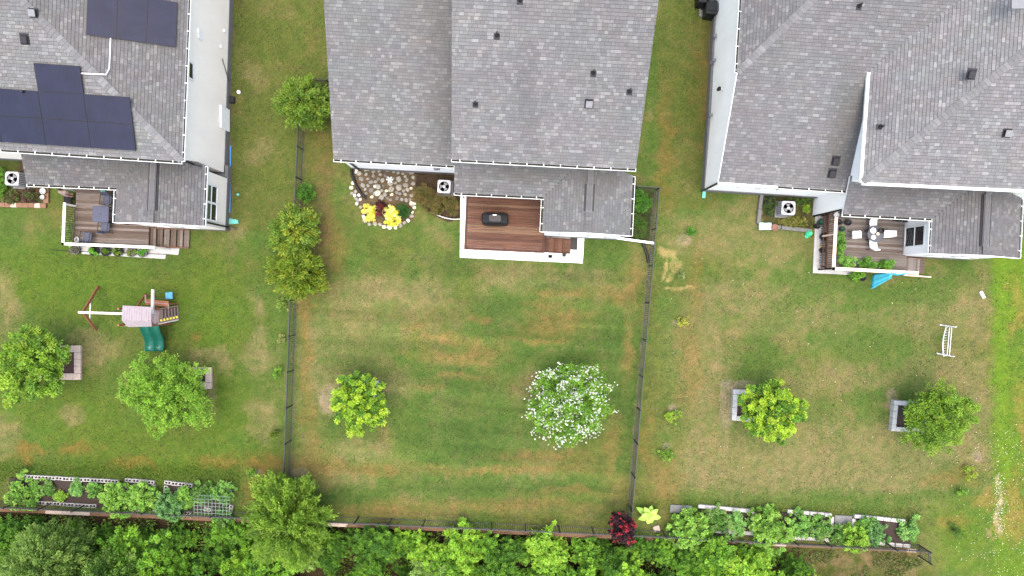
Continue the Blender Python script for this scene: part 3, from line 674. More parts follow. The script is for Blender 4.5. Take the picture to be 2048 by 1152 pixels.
# lower wall piece reaching forward beside the porch
zt = lambda q: 3.72 + .34 * max(0, (q.y - A3(-4.62, 0).y))
lw = [w0, w0 + Vector((.16, -.01, 0)), Vector((w0b.x + .16, w0b.y + .2, 0)), Vector((w0b.x, w0b.y + .2, 0))]
b = MB(); b.prism([(q.x, q.y) for q in lw], .0, [zt(q) - .02 for q in lw]); b.obj('wall', M['white'], h3)
pb = MB(); pbw = [A3(-4.5, 1.45), A3(.3, 1.45), A3(.3, 1.8), A3(-4.5, 1.8)]; pb.prism([(q.x, q.y) for q in pbw], .3, 4.15); pb.obj('wall', M['white'], h3)
for A_, H_, mm in ((A1, h1, 'cream'), (A2, h2, 'white')):
    pb = MB(); pbw = [A_(-4.5, 1.35), A_(.3, 1.35), A_(.3, 1.75), A_(-4.5, 1.75)]; pb.prism([(q.x, q.y) for q in pbw], .3, 4.15); pb.obj('wall', M[mm], H_)
    po = MB(); q = A_(-4.45, .2); po.beam(Vector((q.x, q.y, 0)), Vector((q.x, q.y, 3.75)), .14, .14); po.obj('porch_post', M['trim'], H_)
downspout(h3, [A3(-4.6, -.06, 3.7), Vector((w0.x + .06, w0.y - .05, 3.3)), Vector((w0.x + .02, w0.y - .05, .1))])
downspout(h3, [c0 + Vector((.06, -.1, -.1)), Vector((g0.x - .06, g0.y - .06, 3.4)), Vector((g0.x - .06, g0.y - .06, .15))])
for x in (2.05, 3.2): window(h3, p3.un(x, 0) + p3.g * .12 + Vector((0, 0, -1.15)), p3.e, .85, 1.3, -p3.g, 2)
# sliding door in the sunroom's west wall
q = A3(.22, -.75, 1.75); window(h3, Vector((q.x, q.y - .02, 1.98)), ay3, 1.0, 1.75, -ax3, 2, ['glass', 'glass'])
lb = MB()
for i in range(-2, 3):
    c_ = Vector((q.x - .045, q.y - .02, 1.55)); e_ = ay3
    if abs(i) < 2:
        lb.beam(c_ + e_ * (-.42) + Vector((0, 0, i * .22 - .2)), c_ + e_ * .42 + Vector((0, 0, i * .22 + .2)), .008, .012); lb.beam(c_ + e_ * .42 + Vector((0, 0, i * .22 - .2)), c_ + e_ * (-.42) + Vector((0, 0, i * .22 + .2)), .008, .012)
lb.obj('window_lattice', M['ventgrey'], h3)
for u, v, k, pl in ((1718, 12, 'pipe', p3), (1671, 321, 'slot', p3), (1664, 346, 'slot', p3), (1761, 254, 'pipe', pW4), (1942, 148, 'slot', pS4), (2013, 266, 'box', pS4)): roofvent(h3, pl, u, v, k)
# fittings on the west wall
def westw(u, v, z):
    q = P(u, v, z); return q
wl = MB(); qx = g0 + dirH * ((P(1437, 178, 2.6).y - g0.y)); wl.lathe(Vector((qx.x - .12, qx.y, 2.45)), [(.05, 0), (.09, .05), (.11, .3), (.03, .36)], 8); o = wl.obj('wall_lantern', M['black'], h3)
wl = MB(); wl.box(Vector((qx.x - .05, qx.y, 2.65)), (.14, .12, .22)); wl.obj('lantern_glass', M['whiteplastic'], o)
for vv, zz in ((72, .9), (120, 1.0), (125, .6), (230, 1.0)):
    qy = (CY - vv) * (H - zz) / F; qq = g0 + dirH * (qy - g0.y); wl = MB(); wl.box(Vector((qq.x - .06, qq.y, zz)), (.16, .18, .26), bev=.02); wl.obj('wall_tap', M['ventgrey'], h3)
sk = MB(); sk.box(pS4.ray(2040, 2) + pS4.n * .08, (.9, .7, .1)); sk.obj('skylight', M['ventgrey'], h3)
# ---------------------------------------------------------------- decks
def boards(parent, L, x0, x1, y0, y1, z, mats, w=.14, along='x', name='plank', seed=0, th=.035):
    r = random.Random(seed); n = max(1, round(((y1 - y0) if along == 'x' else (x1 - x0)) / (w + .006))); pit = ((y1 - y0) if along == 'x' else (x1 - x0)) / n
    for i in range(n):
        m = MB()
        if along == 'x': a = L(x0, y0 + pit * (i + .5), z); b_ = L(x1, y0 + pit * (i + .5), z)
        else: a = L(x0 + pit * (i + .5), y0, z); b_ = L(x0 + pit * (i + .5), y1, z)
        dz = Vector((0, 0, r.uniform(-.002, .003) - th / 2)); m.beam(a + dz, b_ + dz, pit - .008, th); m.obj(name, mats[r.randrange(len(mats))], parent)

def railing(parent, pts, z0, hgt, top, bal, post=None, step=.12, topw=.14, lower=True):
    post = post or bal
    for a, b_ in zip(pts[:-1], pts[1:]):
        a = Vector(a); b_ = Vector(b_); a.z = b_.z = 0; d = (b_ - a).normalized(); Ln = (b_ - a).length; z = Vector((0, 0, 1))
        m = MB(); m.beam(a - d * topw / 2 + z * (z0 + hgt), b_ + d * topw / 2 + z * (z0 + hgt), topw, .04); m.obj('top_rail', M[top], parent)
        if lower:
            for hh in (.1, hgt - .08): m = MB(); m.beam(a + z * (z0 + hh), b_ + z * (z0 + hh), .04, .08); m.obj('rail', M[bal], parent)
        n = max(1, round(Ln / 1.6))
        for i in range(n + 1):
            q = a + d * (Ln * i / n); m = MB(); m.beam(q - z * .0, q + z * (z0 + hgt - .02), .09, .09); m.obj('post', M[post], parent)
        k = int(Ln / step); me = None
        for i in range(1, k):
            q = a + d * (Ln * i / k)
            if me is None: m = MB(); m.beam(Vector((0, 0, .06)), Vector((0, 0, hgt - .04)), .036, .036); o = m.obj('baluster', M[bal], parent); me = o.data
            else: o = bpy.data.objects.new('baluster', me); link(o); setp(o, parent)
            o.location = (q.x, q.y, z0)

def frame_deck(parent, L, x0, x1, y0, y1, z, m):
    for a, b_ in (((x0, y0), (x1, y0)), ((x1, y0), (x1, y1)), ((x1, y1), (x0, y1)), ((x0, y1), (x0, y0))):
        k = MB(); k.beam(L(*a, z - .15), L(*b_, z - .15), .045, .2); k.obj('rim_joist', m, parent)
    for x in (x0 + .1, (x0 + x1) / 2, x1 - .1):
        for y in (y0 + .1, y1 - .1): k = MB(); k.beam(L(x, y, -.1), L(x, y, z - .06), .12, .12); k.obj('deck_post', m, parent)

# left deck, measured in the annex frame
ZD = .95
def inv(L, q):                                             # world point to annex coordinates
    o = L(0, 0); ex = (L(1, 0) - o); ey = (L(0, 1) - o); d = Vector((q.x, q.y, 0)) - o; return d.dot(ex), d.dot(ey)
d1 = thing('deck', 'weathered grey brown deck with pale railing behind the cream house', 'deck', A1(-2, -1, 0))
xw, _ = inv(A1, P(151, 420, ZD)); _, ys = inv(A1, P(150, 488, ZD)); xs, _ = inv(A1, P(297, 480, ZD)); xe, _ = inv(A1, P(373, 480, .4))
gy = -1.8 + .05
boards(d1, A1, xw, .18, gy, 1.3, ZD, M['deckgrey'], seed=1); boards(d1, A1, xw, xs, ys, gy - .004, ZD, M['deckgrey'], seed=2)
frame_deck(d1, A1, xw + .03, xs - .03, ys + .03, 1.2, ZD - .04, M['railbrown'])
nt_ = 6
for i in range(nt_):
    zz = ZD - (i + 1) * ZD / (nt_ + 1); xa = xs + (xe - xs) * i / nt_; xb = xs + (xe - xs) * (i + 1) / nt_
    boards(d1, A1, xa + .02, xb + .03, ys + .06, gy - .06, zz, M['deckgrey'], .15, 'y', 'tread_board', 10 + i)
for yy in (ys + .05, gy - .05):
    k = MB(); k.beam(A1(xs, yy, ZD - .15), A1(xe, yy, .1), .05, .25); k.obj('stringer', M['railbrown'], d1)
_, yk = inv(A1, P(128, 408, 1.9)); xr, _ = inv(A1, P(128, 440, 1.9)); _, yr = inv(A1, P(140, 488, 1.9)); xq, _ = inv(A1, P(307, 497, 1.9))
railing(d1, [A1(xr, yk), A1(xr, yr), A1(xq, yr)], ZD, .95, 'railwhite', 'railgreen', 'railwhite')
sl = MB()
for a in ((165, 500), (352, 513), (352, 508)): pass
sp = [P(160, 492), P(360, 497), P(357, 510), P(333, 508), (P(331, 518)), P(165, 508)]
sl.prism([(q.x, q.y) for q in sp], -.05, .06); tag(sl.obj('concrete_path', M['concrete']), 'pale concrete strip carrying the row of black planters', 'path')
# middle deck
ZM = .75
d2 = thing('deck', 'reddish brown stained deck with no railing behind the middle house', 'deck', A2(-2, -1, 0))
x0, y1 = inv(A2, P(933, 388, ZM)); _, y0 = inv(A2, P(932, 499, ZM)); xs2, _ = inv(A2, P(1090, 480, ZM)); xe2, _ = inv(A2, P(1141, 480, .3))
gy2 = -1.8 + .05
bw = .15
boards(d2, A2, x0 + bw, .18, gy2, 1.3, ZM, M['deckred'], seed=21); boards(d2, A2, x0 + bw, xs2 - bw, y0 + bw, gy2 - .004, ZM, M['deckred'], seed=22)
for i, (a, b_) in enumerate((((x0 + bw / 2, y0), (x0 + bw / 2, 1.3)), ((x0 + bw, y0 + bw / 2), (xs2, y0 + bw / 2)), ((xs2 - bw / 2, y0 + bw), (xs2 - bw / 2, gy2)))):
    k = MB(); k.beam(A2(*a, ZM - .012), A2(*b_, ZM - .012), bw - .008, .035); k.obj('border_board', M['deckred'][2], d2)
frame_deck(d2, A2, x0 + .04, xs2 - .04, y0 + .04, 1.2, ZM - .04, M['deckred'][2])
for i in range(3):
    zz = ZM - (i + 1) * ZM / 4; xa = xs2 + (xe2 - xs2) * i / 3; xb = xs2 + (xe2 - xs2) * (i + 1) / 3
    boards(d2, A2, xa + .01, xb + .03, y0 + .1, gy2 - .12, zz, M['deckred'], .22, 'y', 'tread_board', 30 + i)
    k = MB(); k.beam(A2(xa + .03, y0 + .14, zz + .06), A2(xa + .03, gy2 - .16, zz + .06), .03, .2); k.obj('riser_board', M['deckred'][2], d2)
for yy in (y0 + .09, gy2 - .1):
    k = MB(); k.beam(A2(xs2 - .02, yy, ZM - .3), A2(xe2, yy, .08), .05, .3); k.obj('stringer', M['deckred'][2], d2)
pt = [P(921, 380), P(920, 515), P(1165, 526.5), P(1168.5, 472), P(1088, 468), P(1088, 380)]
k = MB(); k.prism([(q.x, q.y) for q in pt], -.06, .07); slab = k.obj('patio_slab', M['whiteslab']); tag(slab, 'bright white concrete slab round the red brown deck', 'patio')
k = MB(); k.box(P(1147.5, 487, .08) , (.42, .72, .02), math.radians(-2.7)); tag(k.obj('door_mat', M['black']), 'black mat on the white slab at the foot of deck steps', 'mat')
k = MB(); k.lathe(P(1128, 510, .07), [(.11, 0), (.12, .10), (.07, .11), (.06, .02)], 12); tag(k.obj('bowl', M['black']), 'small round black cap on the white slab edge', 'bowl')  # round black cap, modelled as a drain cap
for i, (u, v, w_, l_) in enumerate(((1088, 512, .9, .16), (1103, 514, .35, .22))):
    k = MB(); k.box(P(u, v, .1), (w_, l_, .06), math.radians(-2.7)); tag(k.obj('stepping_block', M['concrete']), ['long pale block lying on the white slab below the deck', 'short pale block lying on the white slab beside steps'][i], 'block')
# right deck
d3 = thing('deck', 'silver grey deck with peach topped railing behind the right hand house', 'deck', A3(-2, -1, 0))
x0, _ = inv(A3, P(1656, 480, ZD)); _, y0 = inv(A3, P(1740, 541, 1.9)); xg = .18; xs3, _ = inv(A3, P(1813, 520, ZD)); xe3, _ = inv(A3, P(1851, 520, .4)); gy3 = -1.8 + .05
boards(d3, A3, x0, xg, gy3, 1.4, ZD, M['decksilver'], seed=41); boards(d3, A3, x0, xs3, y0 + .04, gy3 - .004, ZD, M['decksilver'], seed=42)
frame_deck(d3, A3, x0 + .03, xs3 - .03, y0 + .06, 1.3, ZD - .04, M['railbrown'])
for i in range(2):
    zz = ZD - (i + 1) * ZD / 3; xa = xs3 + (xe3 - xs3) * i / 2; xb = xs3 + (xe3 - xs3) * (i + 1) / 2
    boards(d3, A3, xa + .01, xb + .02, y0 + .1, gy3 - .1, zz, M['decksilver'], .14, 'y', 'tread_board', 50 + i)
for yy in (y0 + .09, gy3 - .09):
    k = MB(); k.beam(A3(xs3 - .02, yy, ZD - .3), A3(xe3, yy, .1), .05, .3); k.obj('stringer', M['railbrown'], d3)
xr3, _ = inv(A3, P(1670, 480, 1.9)); xq3, _ = inv(A3, P(1834, 548, 1.9))
railing(d3, [A3(xr3, 1.0), A3(xr3, y0), A3(xq3, y0)], ZD, .95, 'railpeach', 'railbrown', 'railpeach', topw=.17)
k = MB(); k.beam(A3(xs3, y0 - .1, .75), A3(xe3 + .45, y0 - .1, .2), .06, .12); k.obj('stair_rail', M['railpeach'], d3)
sp = [P(1630, 432), P(1625, 546), P(1722, 551), P(1722, 538), P(1660, 536), P(1660, 432)]
k = MB(); k.prism([(q.x, q.y) for q in sp], -.05, .06); tag(k.obj('concrete_path', M['concrete']), 'stained concrete walk along the brown lattice side of deck', 'path')
sk_ = MB()
for i in range(26):
    yy = y0 + .1 + i * (1.0 - y0) / 27; sk_.beam(A3(x0 - .03, yy, .05), A3(x0 - .03, yy, ZD - .1), .02, .05)
sk_.beam(A3(x0 - .06, y0, .5), A3(x0 - .06, 1.0, .5), .03, .09); sk_.obj('deck_skirt', M['railbrown'], d3)
# ---------------------------------------------------------------- leaves
def leafmesh(name, C, D, N, Ln, Wd, col, m, parent):
    D = D / (np.linalg.norm(D, axis=1, keepdims=True) + 1e-9); S = np.cross(D, N); S /= (np.linalg.norm(S, axis=1, keepdims=True) + 1e-9)
    U = np.cross(S, D); Ln = Ln[:, None]; Wd = Wd[:, None]
    v = np.stack([C - D * Ln * .5, C + S * Wd * .5 + U * Wd * .12, C + D * Ln * .5, C - S * Wd * .5 + U * Wd * .12], 1).reshape(-1, 3).astype(np.float32)
    n = len(C); me = bpy.data.meshes.new(name); me.vertices.add(4 * n); me.vertices.foreach_set('co', v.ravel())
    me.loops.add(4 * n); me.loops.foreach_set('vertex_index', np.arange(4 * n, dtype=np.int32))
    me.polygons.add(n); me.polygons.foreach_set('loop_start', np.arange(0, 4 * n, 4, dtype=np.int32)); me.update(calc_edges=True)
    a = me.attributes.new('Col', 'FLOAT_COLOR', 'FACE'); c = np.ones((n, 4), np.float32); c[:, :3] = np.clip(col * (.76 if m is M['leaf'] else 1.0), 0, 1); a.data.foreach_set('color', c.ravel())
    me.materials.append(m); o = bpy.data.objects.new(name, me); link(o); setp(o, parent); return o

def rdir(r, n):
    d = r.normal(size=(n, 3)); return d / np.linalg.norm(d, axis=1, keepdims=True)

def clumps(r, n, rx, ry, rz, rough=.25, shell=.45, lobes=5, gap=.33):
    """clump centres in an uneven ellipsoid, more towards the outside, with gaps"""
    d = rdir(r, n * 3); th = np.arctan2(d[:, 1], d[:, 0]); ph = r.uniform(0, 6.28, 3)
    out = 1 + rough * (np.sin(th * lobes + ph[0]) * .5 + np.sin(th * 2 + ph[1]) * .5 + np.sin(d[:, 2] * 5 + th * 3 + ph[2]) * .4)
    rad = r.random(len(d)) ** shell * out
    p = d * rad[:, None] * np.array([rx, ry, rz])
    g = fbm(d[:, 0] * 3.1 + 7 + ph[0] * 3, d[:, 1] * 3.1 + d[:, 2] * 2 + 9, 3, 2); keep = g > gap
    return p[keep][:n], d[keep][:n]

def broad_crown(name, parent, c, rx, ry, rz, ncl, nl, rc, ll, lw, cols, seed, upb=.8, rough=.25, shell=.45, petals=None, lobes=5, flatbase=.35, gap=.33):
    r = np.random.default_rng(seed); p, d = clumps(r, ncl, rx, ry, rz, rough, shell, lobes, gap)
    p[:, 2] = np.where(p[:, 2] < -flatbase * rz, -flatbase * rz + (p[:, 2] + flatbase * rz) * .3, p[:, 2]); n = len(p)
    cl = np.array(cols)[r.integers(0, len(cols), n)] * r.uniform(.82, 1.18, (n, 1)); sz = rc * r.uniform(.65, 1.3, n)
    idx = np.repeat(np.arange(n), nl); q = rdir(r, len(idx)); q[:, 2] = np.abs(q[:, 2]) * .9 - .15
    pos = p[idx] + q * (sz[idx] * r.random(len(idx)) ** .5)[:, None] * np.array([1, 1, .75])
    D = q * .9 + rdir(r, len(idx)) * .6 + d[idx] * .3; D[:, 2] -= .15
    N = rdir(r, len(idx)) * .55 + np.array([0, 0, upb]) + q * .35
    L = ll * r.uniform(.65, 1.25, len(idx)); Wd = lw * r.uniform(.7, 1.2, len(idx))
    col = cl[idx] * r.uniform(.8, 1.22, (len(idx), 1)) * (1 + r.normal(0, .05, (len(idx), 3)))
    o = leafmesh(name, pos + np.array(c), D, N, L, Wd, col, M['leaf'], parent)
    if petals:
        k, ps, pc, spread = petals; top = p[d[:, 2] > -.25]; sub = r.permutation(len(top))[:max(20, len(top) // 2)]; fi = sub[(len(sub) * r.random(k) ** 1.3).astype(int)]; m = 7
        fc = top[fi] * (1.03 + r.random((k, 1)) * .1) + r.normal(0, spread, (k, 3)); fc[:, 2] += rc * .5
        ii = np.repeat(np.arange(k), m); qq = rdir(r, len(ii)); qq[:, 2] = np.abs(qq[:, 2]); fp = fc[ii] + qq * ps * .8
        leafmesh('blossom', fp + np.array(c), rdir(r, len(ii)), qq + np.array([0, 0, .5]), np.repeat(ps * r.uniform(.6, 1.4, k), m), np.repeat(ps * r.uniform(.5, 1.1, k), m), np.array(pc) * r.uniform(.85, 1.1, (len(ii), 1)), M['petal'], parent)
    return o, p

def trunk(parent, base, top, r0, branches, seed=0):
    r = random.Random(seed); b = MB(); base = Vector(base); top = Vector(top); mid = base.lerp(top, .5) + Vector((r.uniform(-.06, .06), r.uniform(-.06, .06), 0))
    b.tube([base - Vector((0, 0, .08)), base + Vector((0, 0, .12)), mid, top], [r0 * 1.5, r0, r0 * .75, r0 * .4], 8)
    for q in branches:
        q = Vector(q); f = base.lerp(top, r.uniform(.45, .9)); m = f.lerp(q, .5) + Vector((0, 0, .12)); b.tube([f, m, q], [r0 * .45, r0 * .28, r0 * .08], 5)
    return b.obj('trunk', M['bark'], parent)

BR = [(.30, .47, .035), (.24, .41, .03), (.36, .52, .05), (.20, .36, .03)]      # bright lime
BR2 = [(.37, .56, .035), (.29, .48, .03), (.44, .62, .05), (.25, .44, .03), (.13, .29, .025), (.11, .25, .025)]
MD = [(.20, .38, .03), (.16, .32, .028), (.25, .42, .04), (.13, .27, .025)]
DG = [(.09, .20, .02), (.12, .24, .025), (.16, .28, .03), (.19, .31, .03)]
OLV = [(.22, .29, .025), (.17, .24, .02), (.28, .34, .03), (.13, .19, .018)]
GAR = [(.22, .44, .06), (.17, .38, .05), (.28, .50, .08), (.14, .30, .04), (.32, .50, .08)]

def tree(name, label, u, v, zc, rpx, rz, cols, seed, ncl=320, nl=42, rc=.24, ll=.15, lw=.075, z0=0.0, asp=1.0, r0=.07, group=None, petals=None, rough=.22, cat='tree', **kw):
    c = P(u, v, zc); k = (H - zc) / F; rx = rpx * k; ry = rx * asp; t = thing(name, label, cat, (c.x, c.y, z0), group)
    _, p = broad_crown('crown', t, tuple(c), rx, ry, rz, ncl, nl, rc, ll, lw, cols, seed, rough=rough, petals=petals, **kw)
    r = random.Random(seed); trunk(t, (c.x, c.y, z0), (c.x, c.y, zc + rz * .3), r0, [tuple(Vector(tuple(p[r.randrange(len(p))])) * .85 + c) for _ in range(14)], seed)
    return t

tree('garden_tree', 'leafy bright green tree spilling over a pink paver square', 62, 729, 2.4, 70, 1.35, MD + BR[:2], 1, 330, 44, .26, .17, .085)
tree('garden_tree', 'wide bright green tree at the foot of the play slides', 335, 786, 2.2, 90, 1.3, [(.23, .43, .035), (.19, .38, .03), (.27, .47, .05), (.16, .32, .03)], 2, 680, 46, .23, .12, .055, gap=.27, rough=.24, asp=.84)
tree('garden_tree', 'round lime green tree with clumped leaves on the middle lawn', 720, 807, 2.0, 60, 1.2, BR2, 3, 330, 56, .185, .13, .075, rough=.12, gap=.2)
tree('flowering_tree', 'green tree covered with white blossom on the middle lawn', 1140, 806, 1.9, 82, 1.35, [(.16, .34, .03), (.20, .39, .035), (.13, .28, .025)], 4, 760, 36, .22, .12, .06, petals=(1500, .042, (.74, .74, .70), .13), rough=.12, gap=.2)
tree('garden_tree', 'lime green clumped tree beside a white square border', 1541, 822, 2.0, 63, 1.2, BR2, 5, 360, 56, .185, .13, .075, rough=.14, gap=.2)
tree('garden_tree', 'mid green bushy tree beside a low white wall', 1876, 838, 2.2, 67, 1.3, [(.17, .32, .025), (.13, .26, .02), (.21, .37, .03), (.24, .39, .03)], 6, 420, 40, .24, .13, .06)

def cypress(label, u, v, zc, rpx, hgt, cols, seed, name='feathery_tree', asp=1.0, nb=420, z0=0.0, ll=.19):
    c = P(u, v, zc); k = (H - zc) / F; t = thing(name, label, 'tree', (c.x, c.y, z0)); zm = z0 + hgt * .54
    r = np.random.default_rng(seed); p, d = clumps(r, nb, rpx * k, rpx * k * asp, hgt * .46, .22, .42, 6, .30); n = len(p); cols = np.array(cols)
    cl = cols[r.integers(0, len(cols), n)] * r.uniform(.8, 1.2, (n, 1)); m = 44; idx = np.repeat(np.arange(n), m)
    out = d * np.array([1, 1, .5]) + np.array([0, 0, .25]); s_ = r.random(len(idx)) - .4       # short sprays pointing outwards
    pos = p[idx] + out[idx] * (s_ * .55)[:, None] + r.normal(0, .075, (len(idx), 3)); pos[:, 2] = np.maximum(pos[:, 2], -hgt * .45)
    D = out[idx] + r.normal(0, .55, (len(idx), 3))
    leafmesh('crown', pos + np.array([c.x, c.y, zm]), D, rdir(r, len(idx)) * .6 + np.array([0, 0, .9]), ll * r.uniform(.6, 1.35, len(idx)), .3 * ll * r.uniform(.7, 1.3, len(idx)), cl[idx] * r.uniform(.8, 1.2, (len(idx), 1)), M['leaf'], t)
    rr = random.Random(seed); trunk(t, (c.x, c.y, z0), (c.x, c.y, z0 + hgt * .9), .07, [tuple(Vector(tuple(p[rr.randrange(n)])) * .8 + Vector((c.x, c.y, zm))) for _ in range(10)], seed); return t
OL2 = [(.165, .285, .028), (.13, .235, .025), (.205, .325, .035), (.105, .20, .022), (.25, .36, .04)]
cypress('feathery olive green tree between the two houses above the fence', 607, 205, 2.2, 45, 3.6, OL2, 31)
cypress('yellow tipped feathery tree on the fence line, its top fullest', 588, 463, 2.0, 41, 3.4, OL2 + [(.36, .42, .04)], 32)
cypress('feathery green tree standing against the yellow tipped one', 592, 549, 2.0, 44, 3.2, [(.17, .27, .018), (.21, .31, .02), (.13, .21, .015), (.28, .35, .03)], 33)
cypress('large yellow green feathery tree at the back corner of fences', 575, 1040, 2.4, 80, 4.2, [(.20, .35, .03), (.16, .30, .025), (.25, .41, .04), (.125, .24, .02)], 34, nb=900)

def shrub(label, u, v, zc, rpx, rz, cols, seed, ncl=90, nl=40, rc=.14, ll=.09, lw=.05, name='shrub', cat='shrub', group=None, asp=1.0, z0=0.0, petals=None, rough=.15, **kw):
    c = P(u, v, zc); k = (H - zc) / F; rx = rpx * k; t = thing(name, label, cat, (c.x, c.y, z0), group)
    broad_crown('foliage', t, tuple(c), rx, rx * asp, rz, ncl, nl, rc, ll, lw, cols, seed, rough=rough, petals=petals, flatbase=.8, **kw)
    b = MB()
    r = random.Random(seed)
    for i in range(5): b.tube([(c.x + r.uniform(-.05, .05), c.y + r.uniform(-.05, .05), z0 - .05), (c.x + r.uniform(-.5, .5) * rx, c.y + r.uniform(-.5, .5) * rx, zc + rz * .3)], [.02, .008], 5)
    b.obj('stem', M['bark'], t); return t
shrub('small dense round green bush against the picket fence', 612, 386, .6, 18, .55, [(.08, .22, .02), (.11, .27, .025), (.06, .17, .018)], 41, rough=.06)
BRN = [(.15, .13, .035), (.19, .14, .04), (.12, .13, .03), (.22, .15, .05)]
shrub('bronze green shrub against the rock bed', 850, 391, .55, 24, .5, BRN, 42, 140, 40, .12, .07, .03)
shrub('bronze green shrub in front of the air conditioner', 871, 410, .55, 22, .5, [(.17, .15, .035), (.21, .16, .045), (.13, .13, .03)], 43, 120, 40, .12, .07, .03)
shrub('bronze green shrub touching the white slab', 903, 412, .5, 16, .5, BRN, 44, 90, 40, .12, .07, .03, asp=1.3)
YEL = [(.95, .88, .10), (1.1, 1.0, .2), (.85, .82, .06), (1.0, .97, .4)]
shrub('lemon yellow shrub on the lawn side of a dark red plant', 741, 424, .35, 14, .35, YEL, 45, 60, 36, .12, .11, .035, asp=1.7)
shrub('lemon yellow shrub between the red plant and the green bush', 783, 432, .35, 19, .35, YEL, 46, 85, 36, .12, .11, .035, asp=1.1)
shrub('dark red leaved plant between two yellow shrubs', 763, 417, .45, 12, .45, [(.10, .015, .02), (.06, .012, .015), (.20, .03, .04), (.03, .02, .012)], 47, 40, 34, .12, .10, .045, asp=1.5)
shrub('glossy dark green bush inside the stone edging', 805, 422, .4, 13, .4, [(.03, .11, .015), (.045, .14, .02), (.025, .08, .012)], 48, 70, 40, .1, .07, .04, asp=1.2)
shrub('tall green ferny growth in the fenced strip beside the house', 1282, 400, .5, 24, .5, [(.08, .24, .02), (.11, .29, .03), (.06, .17, .02)], 49, 130, 40, .13, .12, .03, asp=1.0)
shrub('dark green low growth at the gate end of the fenced strip', 1272, 452, .4, 22, .4, [(.07, .17, .02), (.09, .20, .02), (.08, .11, .025)], 50, 110, 34, .13, .12, .03, asp=1.2)
# small saplings
SAP = [(.16, .33, .03), (.21, .39, .04), (.12, .25, .025)]
for i, (lab, u, v, rp, cols, nc) in enumerate([
    ('young bright green sapling on the bare strip beside the fence', 1344, 834, 15, BR, 26), ('thin green sapling with visible pale stem near the banana plant', 1334, 910, 15, SAP, 24),
    ('spindly yellow leaved sapling beside a grey mulch spot', 1365, 640, 13, [(.42, .44, .05), (.36, .40, .04)], 12), ('tiny pale sapling below the straw patch', 1362, 550, 9, [(.26, .34, .12), (.20, .28, .08)], 12),
    ('small green seedling at the edge of the round mulch patch', 1383, 466, 9, [(.08, .24, .02), (.10, .28, .03)], 14),
    ('small leafy sapling just below the feathery trees', 565, 611, 12, [(.24, .37, .06), (.18, .3, .04)], 20), ('faded grassy tuft beside the west fence', 560, 677, 9, [(.30, .34, .10), (.25, .3, .07)], 12),
    ('small dark green sapling beside the west fence', 555, 746, 12, SAP, 18), ('low mossy green mound in a mulch ring', 548, 870, 12, [(.11, .19, .015), (.14, .21, .02)], 26),
    ('little sapling near the big corner tree', 505, 945, 13, SAP, 18), ('low green weed clump near the open lawn corner', 1914, 1062, 18, [(.10, .2, .03), (.13, .24, .03)], 22),
    ('yellow green low plant near the bare stone', 1940, 945, 16, [(.30, .42, .03), (.25, .38, .03)], 20), ('small green weed tuft at the lawn edge', 1925, 985, 10, SAP, 12)]):
    shrub(lab, u, v, .35, rp, .3, cols, 60 + i, nc, 22, .12, .10, .045, 'sapling', 'sapling', rough=.3)
# red leaved tree and big leaved plant at the back corner
RED = [(.022, .010, .016), (.03, .012, .018), (.05, .012, .02)]
tr = tree('red_tree', 'dark purple tree with crimson tips at the back fence', 1245, 1052, 1.7, 30, .85, RED, 71, 150, 40, .15, .13, .05, petals=(95, .085, (.26, .012, .022), .06), rough=.25, r0=.04)
bp = thing('banana_plant', 'lime green plant with large paddle leaves near the red tree', 'plant', tuple(P(1298, 1030, 0)))
bc = P(1298, 1029, .5)
lm = mat('paddle_leaf', (.38, .60, .10), .45, .12, 4, trans=.3, k=.85)
for i in range(11):
    a = i * 2.4 + .3; Ln = .62 + .12 * math.sin(i * 1.7) - (.15 if i > 7 else 0); tilt = .15 + .07 * i; d = Vector((math.cos(a), math.sin(a), 0)); s = Vector((-d.y, d.x, 0)); V = []; Fc = []
    for j in range(7):
        t = j / 6; w = .17 * math.sin(math.pi * (.08 + .9 * t)) ** .8; q = Vector((bc.x, bc.y, .42 + .02 * i)) + d * (Ln * t * math.cos(tilt * .6)) + Vector((0, 0, Ln * (tilt * t - .55 * t * t)))
        V += [q - s * w + Vector((0, 0, w * .35)), q, q + s * w + Vector((0, 0, w * .35))]
    for j in range(6):
        for e in (0, 1): Fc.append((j * 3 + e, j * 3 + e + 1, j * 3 + e + 4, j * 3 + e + 3))
    mesh('leaf', V, Fc, lm, bp, True)
b = MB(); b.tube([(bc.x, bc.y, -.05), (bc.x, bc.y, .5)], [.07, .05], 8); b.obj('stem', M['leaf'] if False else lm, bp)
b = MB(); b.box(P(1313, 1057, .06), (.36, .32, .12), .3, bev=.02); tag(b.obj('paver', M['pinkblock']), 'single square tan paver beside the big leaved plant', 'paver')
